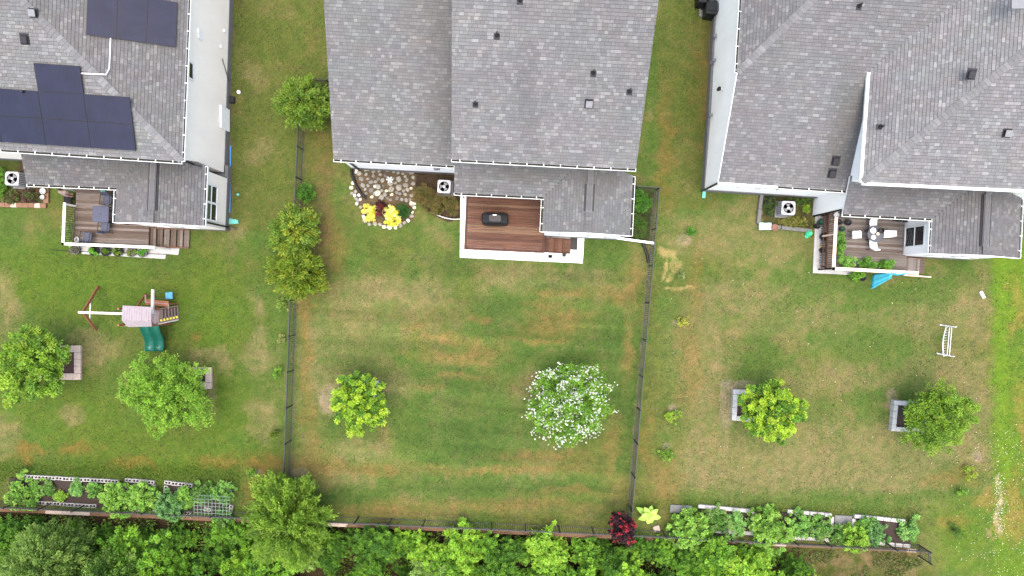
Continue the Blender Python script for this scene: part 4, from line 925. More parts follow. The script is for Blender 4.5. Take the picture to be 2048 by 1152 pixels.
# ---------------------------------------------------------------- square borders round trees
def border(label, pts, hgt, w, m, soil, name='tree_border', blk=.42):
    """pts image corners of the outer rectangle at the top height"""
    q = [P(a, b_, hgt) for a, b_ in pts]; c = sum(q, Vector()) / 4; t = thing(name, label, 'planter', (c.x, c.y, 0))
    n = 4
    for i in range(n):
        a = Vector((q[i].x, q[i].y, 0)); b_ = Vector((q[(i + 1) % n].x, q[(i + 1) % n].y, 0)); d = (b_ - a).normalized(); inn = Vector((-d.y, d.x, 0)); inn = inn if inn.dot(c - a) > 0 else -inn
        Ln = (b_ - a).length; s0 = a + inn * w / 2 ; k = max(1, round((Ln - w) / blk))
        for j in range(k):
            x0 = s0 + d * ((Ln - w) * j / k); x1 = s0 + d * ((Ln - w) * (j + 1) / k - .008); mm = MB(); zc = hgt / 2 - .03
            mid = (x0 + x1) / 2; mm.box((mid.x, mid.y, zc + rnd.uniform(-.004, .004)), ((x1 - x0).length, w - .006, hgt + .06), math.atan2(d.y, d.x), bev=.012); mm.obj('block', M[m], t)
    ip = [p + (Vector((c.x, c.y, 0)) - Vector((p.x, p.y, 0))) * .1 for p in q]; mm = MB(); mm.prism([(p.x, p.y) for p in ip], -.05, hgt * .55); mm.obj('soil', M[soil], t); return t
border('pink paver square filled with red mulch under the leafy tree', [(72, 692), (161, 691), (161, 760), (72, 760)], .15, .38, 'pinkblock', 'mulch')
border('small pink paver square under the wide bright tree', [(378, 735), (423, 735), (423, 778), (378, 778)], .15, .36, 'pinkblock', 'soil')
border('white square border under the round lime tree', [(712, 762), (757, 762), (757, 802), (712, 802)], .2, .3, 'concrete', 'soil')
border('white square border under the blossom tree', [(1090, 770), (1165, 770), (1165, 842), (1090, 842)], .2, .3, 'concrete', 'soil')
border('white square border showing beside the lime clumped tree', [(1467, 779), (1535, 782), (1531, 846), (1464, 841)], .3, .27, 'concrete', 'soil')
border('low white walled border beside the mid green bushy tree', [(1789, 801), (1862, 806), (1858, 868), (1783, 862)], .35, .25, 'concrete', 'soil')
# ---------------------------------------------------------------- raised vegetable beds of hollow blocks
def block_mesh():
    """hollow concrete block .39 x .19 x .19 with two cells, lying along x"""
    m = MB(); L_, w, h = .385, .19, .2; t = .032
    m.box((0, w / 2 - t / 2, 0), (L_, t, h)); m.box((0, -w / 2 + t / 2, 0), (L_, t, h))
    for x in (-L_ / 2 + t / 2, 0, L_ / 2 - t / 2): m.box((x, 0, -.001), (t, w - 2 * t - .001, h - .002))
    m.box((0, 0, -.04), (L_ - 2 * t, w - 2 * t, h - .12), mi=1); return m
def course(t, a, b_, me, z=.1):
    a = Vector((a.x, a.y, 0)); b_ = Vector((b_.x, b_.y, 0)); d = (b_ - a); n = max(1, round(d.length / .4)); 
    for i in range(n):
        q = a + d * ((i + .5) / n)
        o = bpy.data.objects.new('block', me[0]) if me else None
        link(o); setp(o, t); o.location = (q.x + rnd.uniform(-.006, .006), q.y + rnd.uniform(-.012, .012), z - .01); o.rotation_euler = (0, 0, math.atan2(d.y, d.x) + rnd.uniform(-.02, .02))
bm_ = block_mesh(); bme = bpy.data.meshes.new('hollow_block'); bme.from_pydata([tuple(v) for v in bm_.v], [], bm_.f); bme.materials.append(M['block']); bme.materials.append(M['blockhole']); bme.polygons.foreach_set('material_index', bm_.mi)
sm_ = MB(); sm_.box((0, 0, 0), (.385, .2, .2), bev=.012); sme = bpy.data.meshes.new('solid_block'); sme.from_pydata([tuple(v) for v in sm_.v], [], sm_.f); sme.materials.append(M['block'])
def bed(label, edges, soil, me, name='raised_bed'):
    q = [P(a, b_) for a, b_ in soil]; c = sum(q, Vector()) / len(q); t = thing(name, label, 'garden bed', (c.x, c.y, 0))
    for a, b_ in edges: course(t, P(*a, .2), P(*b_, .2), [me])
    m = MB(); m.prism([(p.x, p.y) for p in q], -.05, .12); m.obj('soil', M['soil'], t); return t
bed('long vegetable bed edged with hollow grey blocks', [((40, 953), (236, 964)), ((18, 1002), (192, 1013)), ((234, 968), (233, 985))], [(22, 955), (234, 967), (228, 1016), (18, 1000)], bme)
bed('short vine covered bed with hollow block corner', [((249, 960), (308, 966)), ((252, 966), (252, 985)), ((306, 970), (304, 1022)), ((250, 1017), (300, 1022))], [(251, 962), (306, 968), (303, 1020), (249, 1016)], bme)
bed('vine covered bed next to the wire trellis bed', [((328, 965), (384, 972)), ((331, 972), (330, 985)), ((330, 1022), (380, 1027))], [(330, 967), (382, 973), (378, 1026), (329, 1021)], bme)
bed('bed beneath the pale green wire trellis', [((404, 1018), (424, 1021)), ((462, 1012), (460, 1024)), ((390, 978), (462, 984))], [(388, 980), (462, 986), (460, 1028), (387, 1026)], bme)
bed('vegetable bed edged with solid pale blocks near the grey slab', [((1397, 1013), (1508, 1023)), ((1508, 1026), (1506, 1064)), ((1397, 1060), (1506, 1068))], [(1398, 1015), (1508, 1025), (1505, 1066), (1396, 1058)], sme)
bed('overgrown vegetable bed left of the inner slab', [((1575, 1023), (1665, 1031)), ((1665, 1034), (1663, 1060)), ((1575, 1075), (1660, 1081))], [(1560, 1023), (1665, 1033), (1662, 1080), (1560, 1073)], sme)
bed('vegetable bed at the open end of the row', [((1709, 1033), (1812, 1043)), ((1708, 1038), (1706, 1078)), ((1775, 1088), (1822, 1093)), ((1706, 1081), (1770, 1088))], [(1708, 1036), (1812, 1045), (1820, 1090), (1706, 1082)], sme)
for lab, u, v, w_, l_ in (('grey stone slab at the fence end of the vegetable beds', 1362, 1018, 1.25, .45), ('grey stone slab set between two vegetable beds', 1686, 1044, 1.0, .75), ('grey slab between the hollow block beds', 243, 985, .36, 1.0)):
    b = MB(); b.box(P(u, v, .05), (w_, l_, .1), -.05, bev=.015); tag(b.obj('slab', M['greyslab']), lab, 'slab')
VEG = [('leafy bean vines spilling over the bed edge', 50, 985, 42, .5), ('pale green squash plant in the long block bed', 95, 978, 14, .25), ('bushy tomato plant in the long block bed', 152, 976, 14, .3), ('small yellow green seedling patch in the long bed', 122, 992, 9, .2), ('climbing vine at the end of the long block bed', 190, 979, 13, .35),
       ('tall mound of bean vine over the short block bed', 238, 1000, 36, .75), ('dense mound of vine beside the short block bed corner', 285, 995, 30, .7), ('rounded grey green vine mound next to the trellis', 345, 1010, 32, .8), ('vine mound over the bed before the trellis', 372, 995, 22, .6), ('vine climbing behind the wire trellis', 405, 985, 22, .6), ('vine climbing at the outer end of the wire trellis', 450, 985, 20, .55), ('vine hanging below the wire trellis', 450, 1038, 20, .45),
       ('big pale green squash mound near the grey slab', 1375, 1058, 41, .85), ('mixed herbs in the bed near the grey slab', 1435, 1040, 28, .4), ('flowering herbs beside the solid block bed end', 1472, 1048, 24, .4), ('very large round green vine mound between the beds', 1540, 1058, 46, 1.0), ('ferny green crop in the overgrown bed', 1600, 1050, 26, .5), ('tangled green crop in the overgrown bed', 1642, 1055, 28, .5), ('bright yellow green mound beyond the inner slab', 1710, 1075, 30, .7), ('blue green crop in the open end bed', 1752, 1066, 26, .5), ('broad leaved plant at the end of the bed row', 1815, 1062, 24, .5), ('low leafy crop beside the inner slab', 1675, 1072, 20, .4), ('small crop along the open end bed edge', 1730, 1048, 15, .35)]
for i, (lab, u, v, rp, rz) in enumerate(VEG):
    cols = [GAR, [(.19, .42, .07), (.25, .49, .1), (.15, .34, .06)], [(.25, .5, .12), (.31, .55, .15), (.19, .42, .09)]][i % 3]
    if 'mound' in lab: cols = [(.28, .52, .075), (.23, .46, .06), (.33, .56, .10), (.18, .38, .05)]
    elif i % 2: cols = [(.13, .30, .05), (.17, .36, .06), (.10, .24, .04), (.22, .36, .09)]
    if 'yellow green' in lab: cols = [(.28, .5, .05), (.22, .44, .04), (.32, .52, .06)]
    if 'blue green' in lab or 'grey green' in lab: cols = [(.14, .32, .08), (.18, .38, .12), (.11, .26, .07)]
    shrub(lab, u, v, max(.12 + rz * .5, rz * .75), rp, rz, cols, 200 + i, int(30 + rp * (5.5 if 'mound' in lab else 2.6)), 34, .13, .11, .085, 'vegetable_plant', 'plant', z0=.1, rough=.12 if 'mound' in lab else .35)
# wire trellis
t = thing('wire_trellis', 'pale green square mesh trellis over the end block bed', 'trellis', tuple(P(425, 1010)))
wz = 1.35
for i in range(11):
    b = MB(); pts = [P(388 + i * 7.2, 982 + i * .5, .3)]; 
    for j in range(7):
        a = j / 6; yv = 990 + a * 42; pts.append(P(388 + i * 7.2, yv + i * .4, .5 + .95 * math.sin(math.pi * (.15 + .7 * a))))
    b.tube(pts, .012, 4); b.obj('wire', M['wire'], t)
for j in range(7):
    a = j / 6; b = MB(); yv = 990 + a * 42; z_ = .5 + .95 * math.sin(math.pi * (.15 + .7 * a)); b.tube([P(388, yv, z_), P(460, yv + 4, z_)], .012, 4); b.obj('wire', M['wire'], t)
for u, v in ((388, 984), (460, 989), (388, 1031), (460, 1035)):
    b = MB(); q = P(u, v, .5); b.tube([(q.x, q.y, -.05), (q.x, q.y, .95)], .018, 5); b.obj('trellis_stake', M['wire'], t)
# ---------------------------------------------------------------- fences
def fence(label, pts, hgt=1.2, pitch=.11, span=1.87, name='picket_fence', first=True):
    pts = [Vector((p.x, p.y, 0)) for p in pts]; t = thing(name, label, 'fence', tuple(pts[0])); z = Vector((0, 0, 1))
    pk = MB(); pk.beam((0, 0, .03), (0, 0, hgt - .02), .02, .02); pm = None; pom = None
    for a, b_ in zip(pts[:-1], pts[1:]):
        d = (b_ - a); Ln = d.length; d.normalize(); n = max(1, round(Ln / span))
        for i in range(n + 1):
            if i == 0 and a is not pts[0]: continue
            q = a + d * (Ln * i / n)
            if pom is None: m = MB(); m.beam((0, 0, -.1), (0, 0, hgt + .08), .06, .06); m.box((0, 0, hgt + .09), (.075, .075, .03)); o = m.obj('post', M['blackmetal'], t); pom = o.data
            else: o = bpy.data.objects.new('post', pom); link(o); setp(o, t)
            o.location = q; o.rotation_euler = (0, 0, math.atan2(d.y, d.x))
        for i in range(n):
            q0 = a + d * (Ln * i / n); q1 = a + d * (Ln * (i + 1) / n)
            for hh in (hgt - .03, hgt - .2, .16): m = MB(); m.beam(q0 + z * hh, q1 + z * hh, .038, .032); m.obj('rail', M['blackmetal'], t)
        k = int(Ln / pitch)
        for i in range(1, k):
            q = a + d * (Ln * i / k)
            if pm is None: o = pk.obj('picket', M['blackmetal'], t); pm = o.data
            else: o = bpy.data.objects.new('picket', pm); link(o); setp(o, t)
            o.location = q; o.rotation_euler = (0, 0, math.atan2(d.y, d.x))
    return t
fence('black picket fence running past the feathery trees', [P(664, 172), P(612, 170), P(606.5, 300), P(592, 600), P(580, 950), P(578, back_v(578))])
fence('black picket fence from the planted strip down past the blossom tree', [P(1268, 378), P(1311, 381), P(1304, 460), P(1279, 750), P(1258, 1010), P(1255, back_v(1255))])
fence('black back fence behind the hollow block beds', [P(-30, back_v(-30)), P(572, back_v(572))], pitch=.12)
fence('black back fence closing the middle lawn', [P(584, back_v(584)), P(1250, back_v(1250))], pitch=.12)
fence('black back fence behind the solid block beds ending in a return', [P(1260, back_v(1260)), P(1836, 1089), P(1838, 1112)], pitch=.12)
# retaining timbers below the back fence
rw = thing('retaining_wall', 'low orange brown timber wall below the back fence', 'retaining wall', tuple(P(900, back_v(900) + 18)))
u = -40
i = 0
while u < 1828:
    du = rnd.uniform(60, 90); u2 = min(u + du, 1832); a = P(u, back_v(u) + 17.5); b_ = P(u2 - .4, back_v(u2) + 17.5)
    for k, zt in enumerate((-.07, -.25, -.43, -.61, -.8)):
        m = MB(); off = Vector((0, -.02 * k, zt + .05)); m.beam(a + off, b_ + off, .19, .17); m.obj('timber', M['timber'] if rnd.random() < .8 else M['pinkblock'] if k == 0 else M['timber'], rw)
    u = u2
# ---------------------------------------------------------------- rock bed
rb = thing('rock_bed', 'kidney shaped bed of grey and cream field stones', 'rock bed', tuple(P(765, 390)))
def in_poly(x, y, pts):
    c = False; n = len(pts)
    for i in range(n):
        x1, y1 = pts[i]; x2, y2 = pts[(i + 1) % n]
        if (y1 > y) != (y2 > y) and x < (x2 - x1) * (y - y1) / (y2 - y1) + x1: c = not c
    return c
smesh = []
for k in range(8):
    r = random.Random(400 + k); n = 9; V = []; rr = [r.uniform(.75, 1.1) for _ in range(n)]
    for z_, sc_ in ((-.35, .9), (.25, 1.0), (.55, .72)):
        for i in range(n): a = 2 * math.pi * i / n; V.append((math.cos(a) * rr[i] * sc_, math.sin(a) * rr[i] * sc_, z_ + r.uniform(-.05, .05)))
    V.append((0, 0, .62)); Fc = [tuple(range(n - 1, -1, -1))]
    for l in (0, n):
        for i in range(n): Fc.append((l + i, l + (i + 1) % n, l + n + (i + 1) % n, l + n + i))
    for i in range(n): Fc.append((2 * n + i, 2 * n + (i + 1) % n, 3 * n))
    smesh.append((V, Fc))
cache = {}
def stone(u, v, s, ci, k=None, asp=1.0, z=.03, h=.5, parent=None, nm='stone'):
    k = rnd.randrange(8) if k is None else k
    if (k, ci) not in cache:
        me = bpy.data.meshes.new('field_stone'); me.from_pydata(smesh[k][0], [], smesh[k][1]); me.materials.append(M['stone'][ci]); cache[(k, ci)] = me
    o = bpy.data.objects.new(nm, cache[(k, ci)]); link(o); setp(o, parent or rb); q = P(u, v); o.location = (q.x, q.y, z); o.scale = (s, s * asp, s * h); o.rotation_euler = (0, 0, rnd.uniform(0, 6.28)); return o
RBP = [(712, 338), (832, 342), (828, 372), (824, 408), (812, 404), (780, 400), (738, 394), (720, 374)]
placed = []
for it in range(5000):
    u_ = rnd.uniform(703, 836); v_ = rnd.uniform(336, 420); s = rnd.choice([.11, .14, .17, .20])
    if not in_poly(u_, v_, RBP): continue
    if (v_ < 366 and u_ < 740 and rnd.random() < .93): continue
    if any((u_ - a) ** 2 + (v_ - b_) ** 2 < ((s + c_) * 35 * .88) ** 2 for a, b_, c_ in placed): continue
    placed.append((u_, v_, s)); stone(u_, v_, s, rnd.choices(range(6), [5, 5, 3, 4, 1.4, .7])[0], asp=rnd.uniform(.7, 1))
    if len(placed) > 170: break
EDGE = [(702, 376), (707, 367), (711, 383), (709, 392), (705, 388), (712, 398), (718, 391), (716, 402), (721, 398), (714, 408), (722, 415), (728, 433), (731, 441), (739, 449), (750, 449), (760, 450), (769, 454), (779, 455), (790, 455), (800, 451), (808, 446), (816, 440), (823, 432), (826, 424), (829, 416), (825, 410), (830, 408), (713, 345), (722, 336), (731, 341), (735, 357), (751, 374), (748, 388)]
for a, b_ in EDGE: stone(a + rnd.uniform(-1, 1), b_ + rnd.uniform(-1, 1), rnd.uniform(.13, .17) if b_ > 425 or a < 709 else .11, rnd.choice([4, 5, 5, 3, 1]), asp=rnd.uniform(.75, 1), h=.75, nm='edging_stone')
b = MB()
for i in range(9): q = P(869 + i * 6.5, 428 + 9 * math.sin(i / 8 * 2.2), .06); b.box(tuple(q), (.05, .13, .16), .5)
bo = thing('edging', 'scalloped white lawn edging round the bronze shrubs', 'edging', tuple(P(895, 437)))
for i in range(20):
    a = i / 19; u_ = 867 + a * 54; v_ = 427 + 13 * math.sin(a * 1.9) - 1.5 * a; q = P(u_, v_, .06); b = MB(); b.box(tuple(q), (.055, .05, .2), .4); b.box((q.x, q.y, .17), (.04, .04, .05), .4); b.obj('edging_picket', M['trim'], bo)
# garden decor in rock bed
gd = thing('garden_trellis', 'thin wire garden ornament with white flower over the rocks', 'ornament', tuple(P(779, 372)))
for k, (rr_, uu, vv) in enumerate(((.32, 790, 358), (.34, 770, 362), (.36, 795, 385))):
    b = MB(); q = P(uu, vv, .35); b.tube([(q.x + rr_ * math.cos(a * .35), q.y + rr_ * math.sin(a * .35), .1 + .5 * math.sin(a * .35 / 2)) for a in range(15)], .009, 4); b.obj('hoop', M['dkmetal'], gd)
b = MB(); q = P(780, 360, .5); b.tube([(q.x, q.y, -.05), (q.x, q.y, .6)], .012, 5); b.obj('stake', M['dkmetal'], gd)
for k in range(6):
    b = MB(); a = k * 1.05; b.box((q.x + .11 * math.cos(a), q.y + .11 * math.sin(a), .6), (.15, .05, .012), a); b.obj('petal', M['whiteplastic'], gd)
# black drain pipes
def pipe(label, pts, r, name='drain_pipe', m='black', corr=True):
    P_ = []; 
    for a, b_ in zip(pts[:-1], pts[1:]):
        a = Vector(a); b_ = Vector(b_); n = max(2, int((b_ - a).length / .06)) if corr else 1
        for i in range(n): P_.append(a.lerp(b_, i / n))
    P_.append(Vector(pts[-1])); rs = [r * (1 + (.10 if i % 2 else -.06)) for i in range(len(P_))] if corr else r
    b = MB(); b.tube(P_, rs, 8); return tag(b.obj(name, M[m]), label, 'pipe')
pipe('black corrugated drain pipe curving through the rock bed', [P(703, 338, .1), P(704, 350, .08), P(713, 372, .07), P(724, 390, .07), P(733, 396, .08)], .085)
pipe('black corrugated drain pipe pointing along the east fence', [P(1286, 487, .09), P(1291, 500, .08), P(1295, 512, .08), P(1297, 526, .08)], .085)
pipe('thick black pipe lying behind the white gate rail', [P(1222, 469, .25), P(1240, 474, .2), P(1262, 478, .15), P(1286, 484, .1)], .1)
pipe('long blue pole lying along the cream house wall', [P(461, 292, .05), P(459, 426, .05)], .05, 'pole', 'bluepipe', False)
pipe('thin dark hose across the planters on the left deck', [P(98, 499, .12), P(140, 503, .12), P(240, 505, .12), P(332, 509, .12)], .015, 'hose', 'black', False)
g = thing('garden_gate', 'low white topped gate between the house and east fence', 'gate', tuple(P(1262, 479)))
a = P(1222, 476); b_ = P(1306, 487)
m = MB(); m.beam(a + Vector((0, 0, .45)), b_ + Vector((0, 0, .3)), .13, .06); m.obj('top_rail', M['trim'], g)
for i in range(18):
    q = a.lerp(b_, i / 17); m = MB(); m.beam((q.x, q.y, -.05), (q.x, q.y, .43 - .15 * i / 17), .03, .03); m.obj('picket', M['trim'], g)
# ---------------------------------------------------------------- air conditioners
def aircon(label, u, v, rz=0.0, s=.74):
    q = P(u, v, .85); t = thing('air_conditioner', label, 'air conditioner', (q.x, q.y, 0), 'air conditioners', rz); R = Matrix.Translation((q.x, q.y, 0)) @ Matrix.Rotation(rz, 4, 'Z')
    b = MB(); b.box((0, 0, .04), (s + .2, s + .2, .1), M4=R); b.obj('pad', M['greyslab'], t)
    b = MB(); b.box((0, 0, .45), (s - .02, s - .02, .74), M4=R); sd_ = b.obj('cabinet', M['acside'], t)
    for k in range(4):
        for i in range(7):
            a = k * math.pi / 2; RR = R @ Matrix.Rotation(a, 4, 'Z'); b = MB(); b.box((-s / 2 + s * (i + .5) / 7, s / 2 - .005, .45), (.05, .03, .7), M4=RR); b.obj('louvre', M['acgrey'], sd_)
    n = 24; rin = s * .40; V = []; Fc = []; hs = s / 2 + .01                # top plate with a round opening
    for z_ in (.86, .815):
        for i in range(n):
            a = 2 * math.pi * (i + .5) / n; V.append((rin * math.cos(a), rin * math.sin(a), z_))
        for i in range(n):
            a = 2 * math.pi * (i + .5) / n; k_ = hs / max(abs(math.cos(a)), abs(math.sin(a))); k_ = min(k_, hs * 1.27); V.append((k_ * math.cos(a), k_ * math.sin(a), z_))
    for i in range(n):
        j = (i + 1) % n; Fc += [(i, n + i, n + j, j), (2 * n + i, 2 * n + j, 3 * n + j, 3 * n + i), (i, j, 2 * n + j, 2 * n + i), (n + i, 3 * n + i, 3 * n + j, n + j)]
    mesh('top_plate', [R @ Vector(p) for p in V], Fc, M['acgrey'], t)
    b = MB(); b.lathe(R @ Vector((0, 0, .79)), [(rin + .02, 0), (rin + .02, .03)], 20); b.obj('fan_well', M['acdark'], t)
    for k in range(3):
        a = k * 2.094 + .5 + u * .01; V = []
        for rr_, da in ((.05, -.35), (.05, .35), (rin * .93, .62), (rin * .93, -.42)): V.append(R @ Vector((rr_ * math.cos(a + da), rr_ * math.sin(a + da), .835 + .012 * (1 if da > 0 else -1))))
        V += [p - Vector((0, 0, .008)) for p in V]; mesh('fan_blade', V, [(0, 1, 2, 3), (7, 6, 5, 4), (0, 4, 5, 1), (1, 5, 6, 2), (2, 6, 7, 3), (3, 7, 4, 0)], M['ventgrey'], t)
    b = MB(); b.lathe(R @ Vector((0, 0, .82)), [(.085, 0), (.085, .045), (.05, .06)], 12); b.obj('fan_hub', M['acgrey'], t); return t
aircon('air conditioner beside the cream house garden bed', 24, 357, -.04); aircon('air conditioner between bronze shrubs and porch roof', 888, 373, -.05, .70); aircon('air conditioner in the bed with grey timber edging', 1577, 416, -.05)
# left garden bed
g = thing('garden_bed', 'tan brick edged bed below the air conditioner of the cream house', 'garden bed', tuple(P(40, 400)))
for i in range(10):
    a = P(-20 + i * 11.8, 409 + i * .25, .12); m = MB(); m.box((a.x, a.y, .07), (.325, .26, .16), -.02, bev=.01); m.obj('brick', M['brick'] if i % 4 else M['pinkblock'], g)
for i in range(3):
    a = P(92, 380 + i * 10.5, .12); m = MB(); m.box((a.x, a.y, .07), (.30, .29, .16), -.02, bev=.01); m.obj('brick', M['brick'], g)
shrub('dark red brown groundcover in the brick edged bed', 60, 392, .2, 24, .2, [(.12, .05, .045), (.09, .07, .035), (.15, .08, .06), (.10, .14, .035)], 90, 80, 30, .12, .09, .04, asp=.6)
shrub('green leafy groundcover beside the air conditioner and brick bed', 4, 372, .2, 22, .2, [(.14, .32, .03), (.18, .38, .04), (.10, .24, .025)], 91, 80, 30, .12, .1, .05, asp=1.6)
shrub('brown green groundcover between brick edging and air conditioner', 22, 394, .2, 20, .18, [(.12, .13, .04), (.15, .1, .05), (.12, .2, .035)], 92, 60, 30, .12, .09, .04, asp=.6)
def pot(label, u, v, r, h, m, plant=None, z0=0.0, seed=0, pr=None, soil='soil', group=None):
    q = P(u, v, z0 + h); t = thing('plant_pot', label, 'plant pot', (q.x, q.y, z0), group); b = MB(); b.lathe((q.x, q.y, z0), [(r * .72, 0), (r, h * .92), (r * 1.08, h * .92), (r * 1.08, h), (r * .9, h), (r * .86, h * .8)], 14); b.obj('pot', M[m], t, True)
    if plant:
        broad_crown('foliage', t, (q.x, q.y, z0 + h + .06), pr or r, pr or r, .14, 14, 16, .09, .12, .04, plant, seed, rough=.35, flatbase=.9)
    return t
pot('white pot beside the brick edging, the larger of two', 85, 382, .16, .35, 'potwhite'); pot('smaller white pot beside the brick edging', 84, 394, .12, .3, 'potwhite')
for i, (u_, lab) in enumerate(((166, 'dry hanging fern pot beneath the deck rail'), (187, 'black planter with bright rosette'), (211, 'black planter with loose stems in the row'), (235, 'black planter with spiky leaves in the row'), (262, 'round grey planter with yellow green herb'), (284, 'round planter with fresh green herb near the steps'))):
    pot(lab, u_ - 17 if i == 0 else u_, 501 + i * .8 + (-2 if i == 0 else 0), .26, .34, 'greytimber' if i in (0, 4, 5) else 'pot', [[(.13, .13, .08), (.16, .15, .09)], [(.14, .42, .03), (.18, .5, .04)], [(.14, .26, .03), (.1, .2, .03)], [(.2, .3, .04), (.14, .26, .03)], [(.24, .32, .05), (.2, .28, .04)], [(.1, .36, .03), (.14, .42, .04)]][i], seed=300 + i, pr=.25)
shrub('leafy climber behind the left deck railing', 138, 464, .55, 11, .55, [(.15, .3, .04), (.2, .36, .05), (.25, .4, .1)], 94, 50, 30, .12, .1, .06, asp=2.2, name='climber', cat='plant')
# ---------------------------------------------------------------- patio furniture
def chair(label, x, y, z, rz, seat_m, frame_m, w=.52, arms=True, back_h=.5, name='patio_chair', group=None):
    """local: sitter faces +y, back at -y"""
    t = thing(name, label, 'chair', (x, y, z), group, rz); R = Matrix.Translation((x, y, z)) @ Matrix.Rotation(rz, 4, 'Z')
    V = []; Fc = []
    for j in range(6):
        a = j / 5; yy = .25 - .48 * a; zz = .43 - .05 * math.sin(a * 2.6)
        V += [R @ Vector((-w / 2 + .03, yy, zz)), R @ Vector((w / 2 - .03, yy, zz)), R @ Vector((-w / 2 + .03, yy, zz - .025)), R @ Vector((w / 2 - .03, yy, zz - .025))]
    for j in range(5): k = j * 4; Fc += [(k + 1, k, k + 4, k + 5), (k + 2, k + 3, k + 7, k + 6), (k, k + 2, k + 6, k + 4), (k + 3, k + 1, k + 5, k + 7)]
    Fc += [(0, 1, 3, 2), (21, 20, 22, 23)]; mesh('seat', V, Fc, M[seat_m], t)
    V = []; Fc = []
    for j in range(5):
        a = j / 4; cv = .04 * math.sin(math.pi * a)
        for s, off in ((-1, 0), (1, 0), (-1, .03), (1, .03)): V.append(R @ Vector((s * (w / 2 - .03 - .05 * a * a), -.24 - .13 * a - off, .40 + back_h * a - cv * .2)))
    for j in range(4): k = j * 4; Fc += [(k, k + 1, k + 5, k + 4), (k + 3, k + 2, k + 6, k + 7), (k + 2, k, k + 4, k + 6), (k + 1, k + 3, k + 7, k + 5)]
    Fc += [(1, 0, 2, 3), (16, 17, 19, 18)]; mesh('backrest', V, Fc, M[seat_m], t)
    for sx in (-1, 1):
        for sy, yy in ((1, .24), (-1, -.26)):
            b = MB(); b.tube([R @ Vector((sx * (w / 2), yy * 1.15, 0)), R @ Vector((sx * (w / 2 - .01), yy, .43)), R @ Vector((sx * w / 2, yy, .62))] if arms else [R @ Vector((sx * w / 2, yy * 1.15, 0)), R @ Vector((sx * (w / 2 - .03), yy, .42))], .016, 6); b.obj('leg', M[frame_m], t)
        if arms: b = MB(); b.tube([R @ Vector((sx * w / 2, .27, .62)), R @ Vector((sx * w / 2, -.1, .64)), R @ Vector((sx * (w / 2 - .02), -.33, .66))], .022, 6); b.obj('armrest', M[frame_m], t)
    return t
q = P(201, 428, ZD + .72); t = thing('patio_table', 'square slate blue table on the left deck', 'table', (q.x, q.y, ZD)); R = Matrix.Translation((q.x, q.y, 0)) @ Matrix.Rotation(-.03, 4, 'Z')
b = MB(); b.box((0, 0, ZD + .70), (.88, .88, .035), M4=R, bev=.015); b.obj('tabletop', M['slate'], t); b = MB(); b.lathe(R @ Vector((0, 0, ZD + .715)), [(.03, 0), (.03, .006)], 10); b.obj('umbrella_hole', M['black'], t)
for sx in (-1, 1):
    for sy in (-1, 1): b = MB(); b.beam(R @ Vector((sx * .39, sy * .39, ZD)), R @ Vector((sx * .39, sy * .39, ZD + .69)), .04, .04); b.obj('leg', M['dkmetal'], t)
for lab, u_, v_, rz in (('dark sling chair tucked at the house side of the slate table', 213, 400, math.pi - .1), ('dark sling chair pushed under the step side of the slate table', 209, 454, -.1), ('dark sling chair standing alone near the deck rail corner', 173, 474, -.12)):
    q = P(u_, v_, ZD + .45); chair(lab, q.x, q.y, ZD, rz, 'slate', 'dkmetal')
b = MB(); q = P(205, 383, ZD + .12); b.lathe((q.x, q.y, ZD), [(.1, 0), (.12, .1), (.06, .2), (.02, .22)], 10); b.tube([(q.x, q.y, ZD + .12), (q.x + .2, q.y, ZD + .2)], .02); tag(b.obj('watering_can', M['teal']), 'teal watering can on the left deck boards', 'watering can')
b = MB(); q = P(153, 479, ZD + .3); b.lathe((q.x, q.y, ZD), [(.1, 0), (.13, .3), (.1, .3), (.08, .1)], 12); tag(b.obj('ash_bucket', M['potwhite']), 'small bucket in the rail corner of the left deck', 'bucket')
b = MB(); q = P(228, 430, 2.0); b.box((q.x + .22, q.y, 1.55), (.06, .9, 1.1)); b.obj('porch_window', M['glass'], h1)
# covered grill on the middle deck
q = P(990, 437, ZM + .95); t = thing('covered_grill', 'barbecue under a black cover on the red brown deck', 'grill', (q.x, q.y, ZM), rz=0); V = []; Fc = []
prof = [(0, .80, .36, 1.0), (.5, .78, .34, 1.0), (.86, .80, .34, 1.0), (.98, .74, .30, 1.0), (1.12, .42, .24, 1.0), (1.16, .36, .18, 1.0)]
n = 20
for z_, hx, hy, _ in prof:
    hx *= .92
    for i in range(n):
        a = 2 * math.pi * i / n; ca, sa = math.cos(a), math.sin(a); e = .42; V.append((q.x + hx * math.copysign(abs(ca) ** e, ca) + rnd.uniform(-.008, .008), q.y + hy * math.copysign(abs(sa) ** e, sa) - .02 * ca, ZM + z_))
for l in range(len(prof) - 1):
    for i in range(n): Fc.append((l * n + i, l * n + (i + 1) % n, (l + 1) * n + (i + 1) % n, (l + 1) * n + i))
Fc.append(tuple((len(prof) - 1) * n + i for i in range(n))); Fc.append(tuple(range(n - 1, -1, -1))); mesh('cover', V, Fc, M['slate'] if False else mat('black_vinyl_cover', (.022, .023, .028), .45, .25, 3, .2), t)
b = MB(); b.box((q.x - .02, q.y + .17, ZM + 1.17), (.2, .05, .012)); b.obj('cover_badge', M['trim'], t)
b = MB(); b.tube([(q.x - .72, q.y - .1, ZM + .02), (q.x - 1.0, q.y - .18, ZM + .015), (q.x - 1.35, q.y - .3, ZM + .015)], .01, 5); b.obj('gas_hose', M['rope'], t)
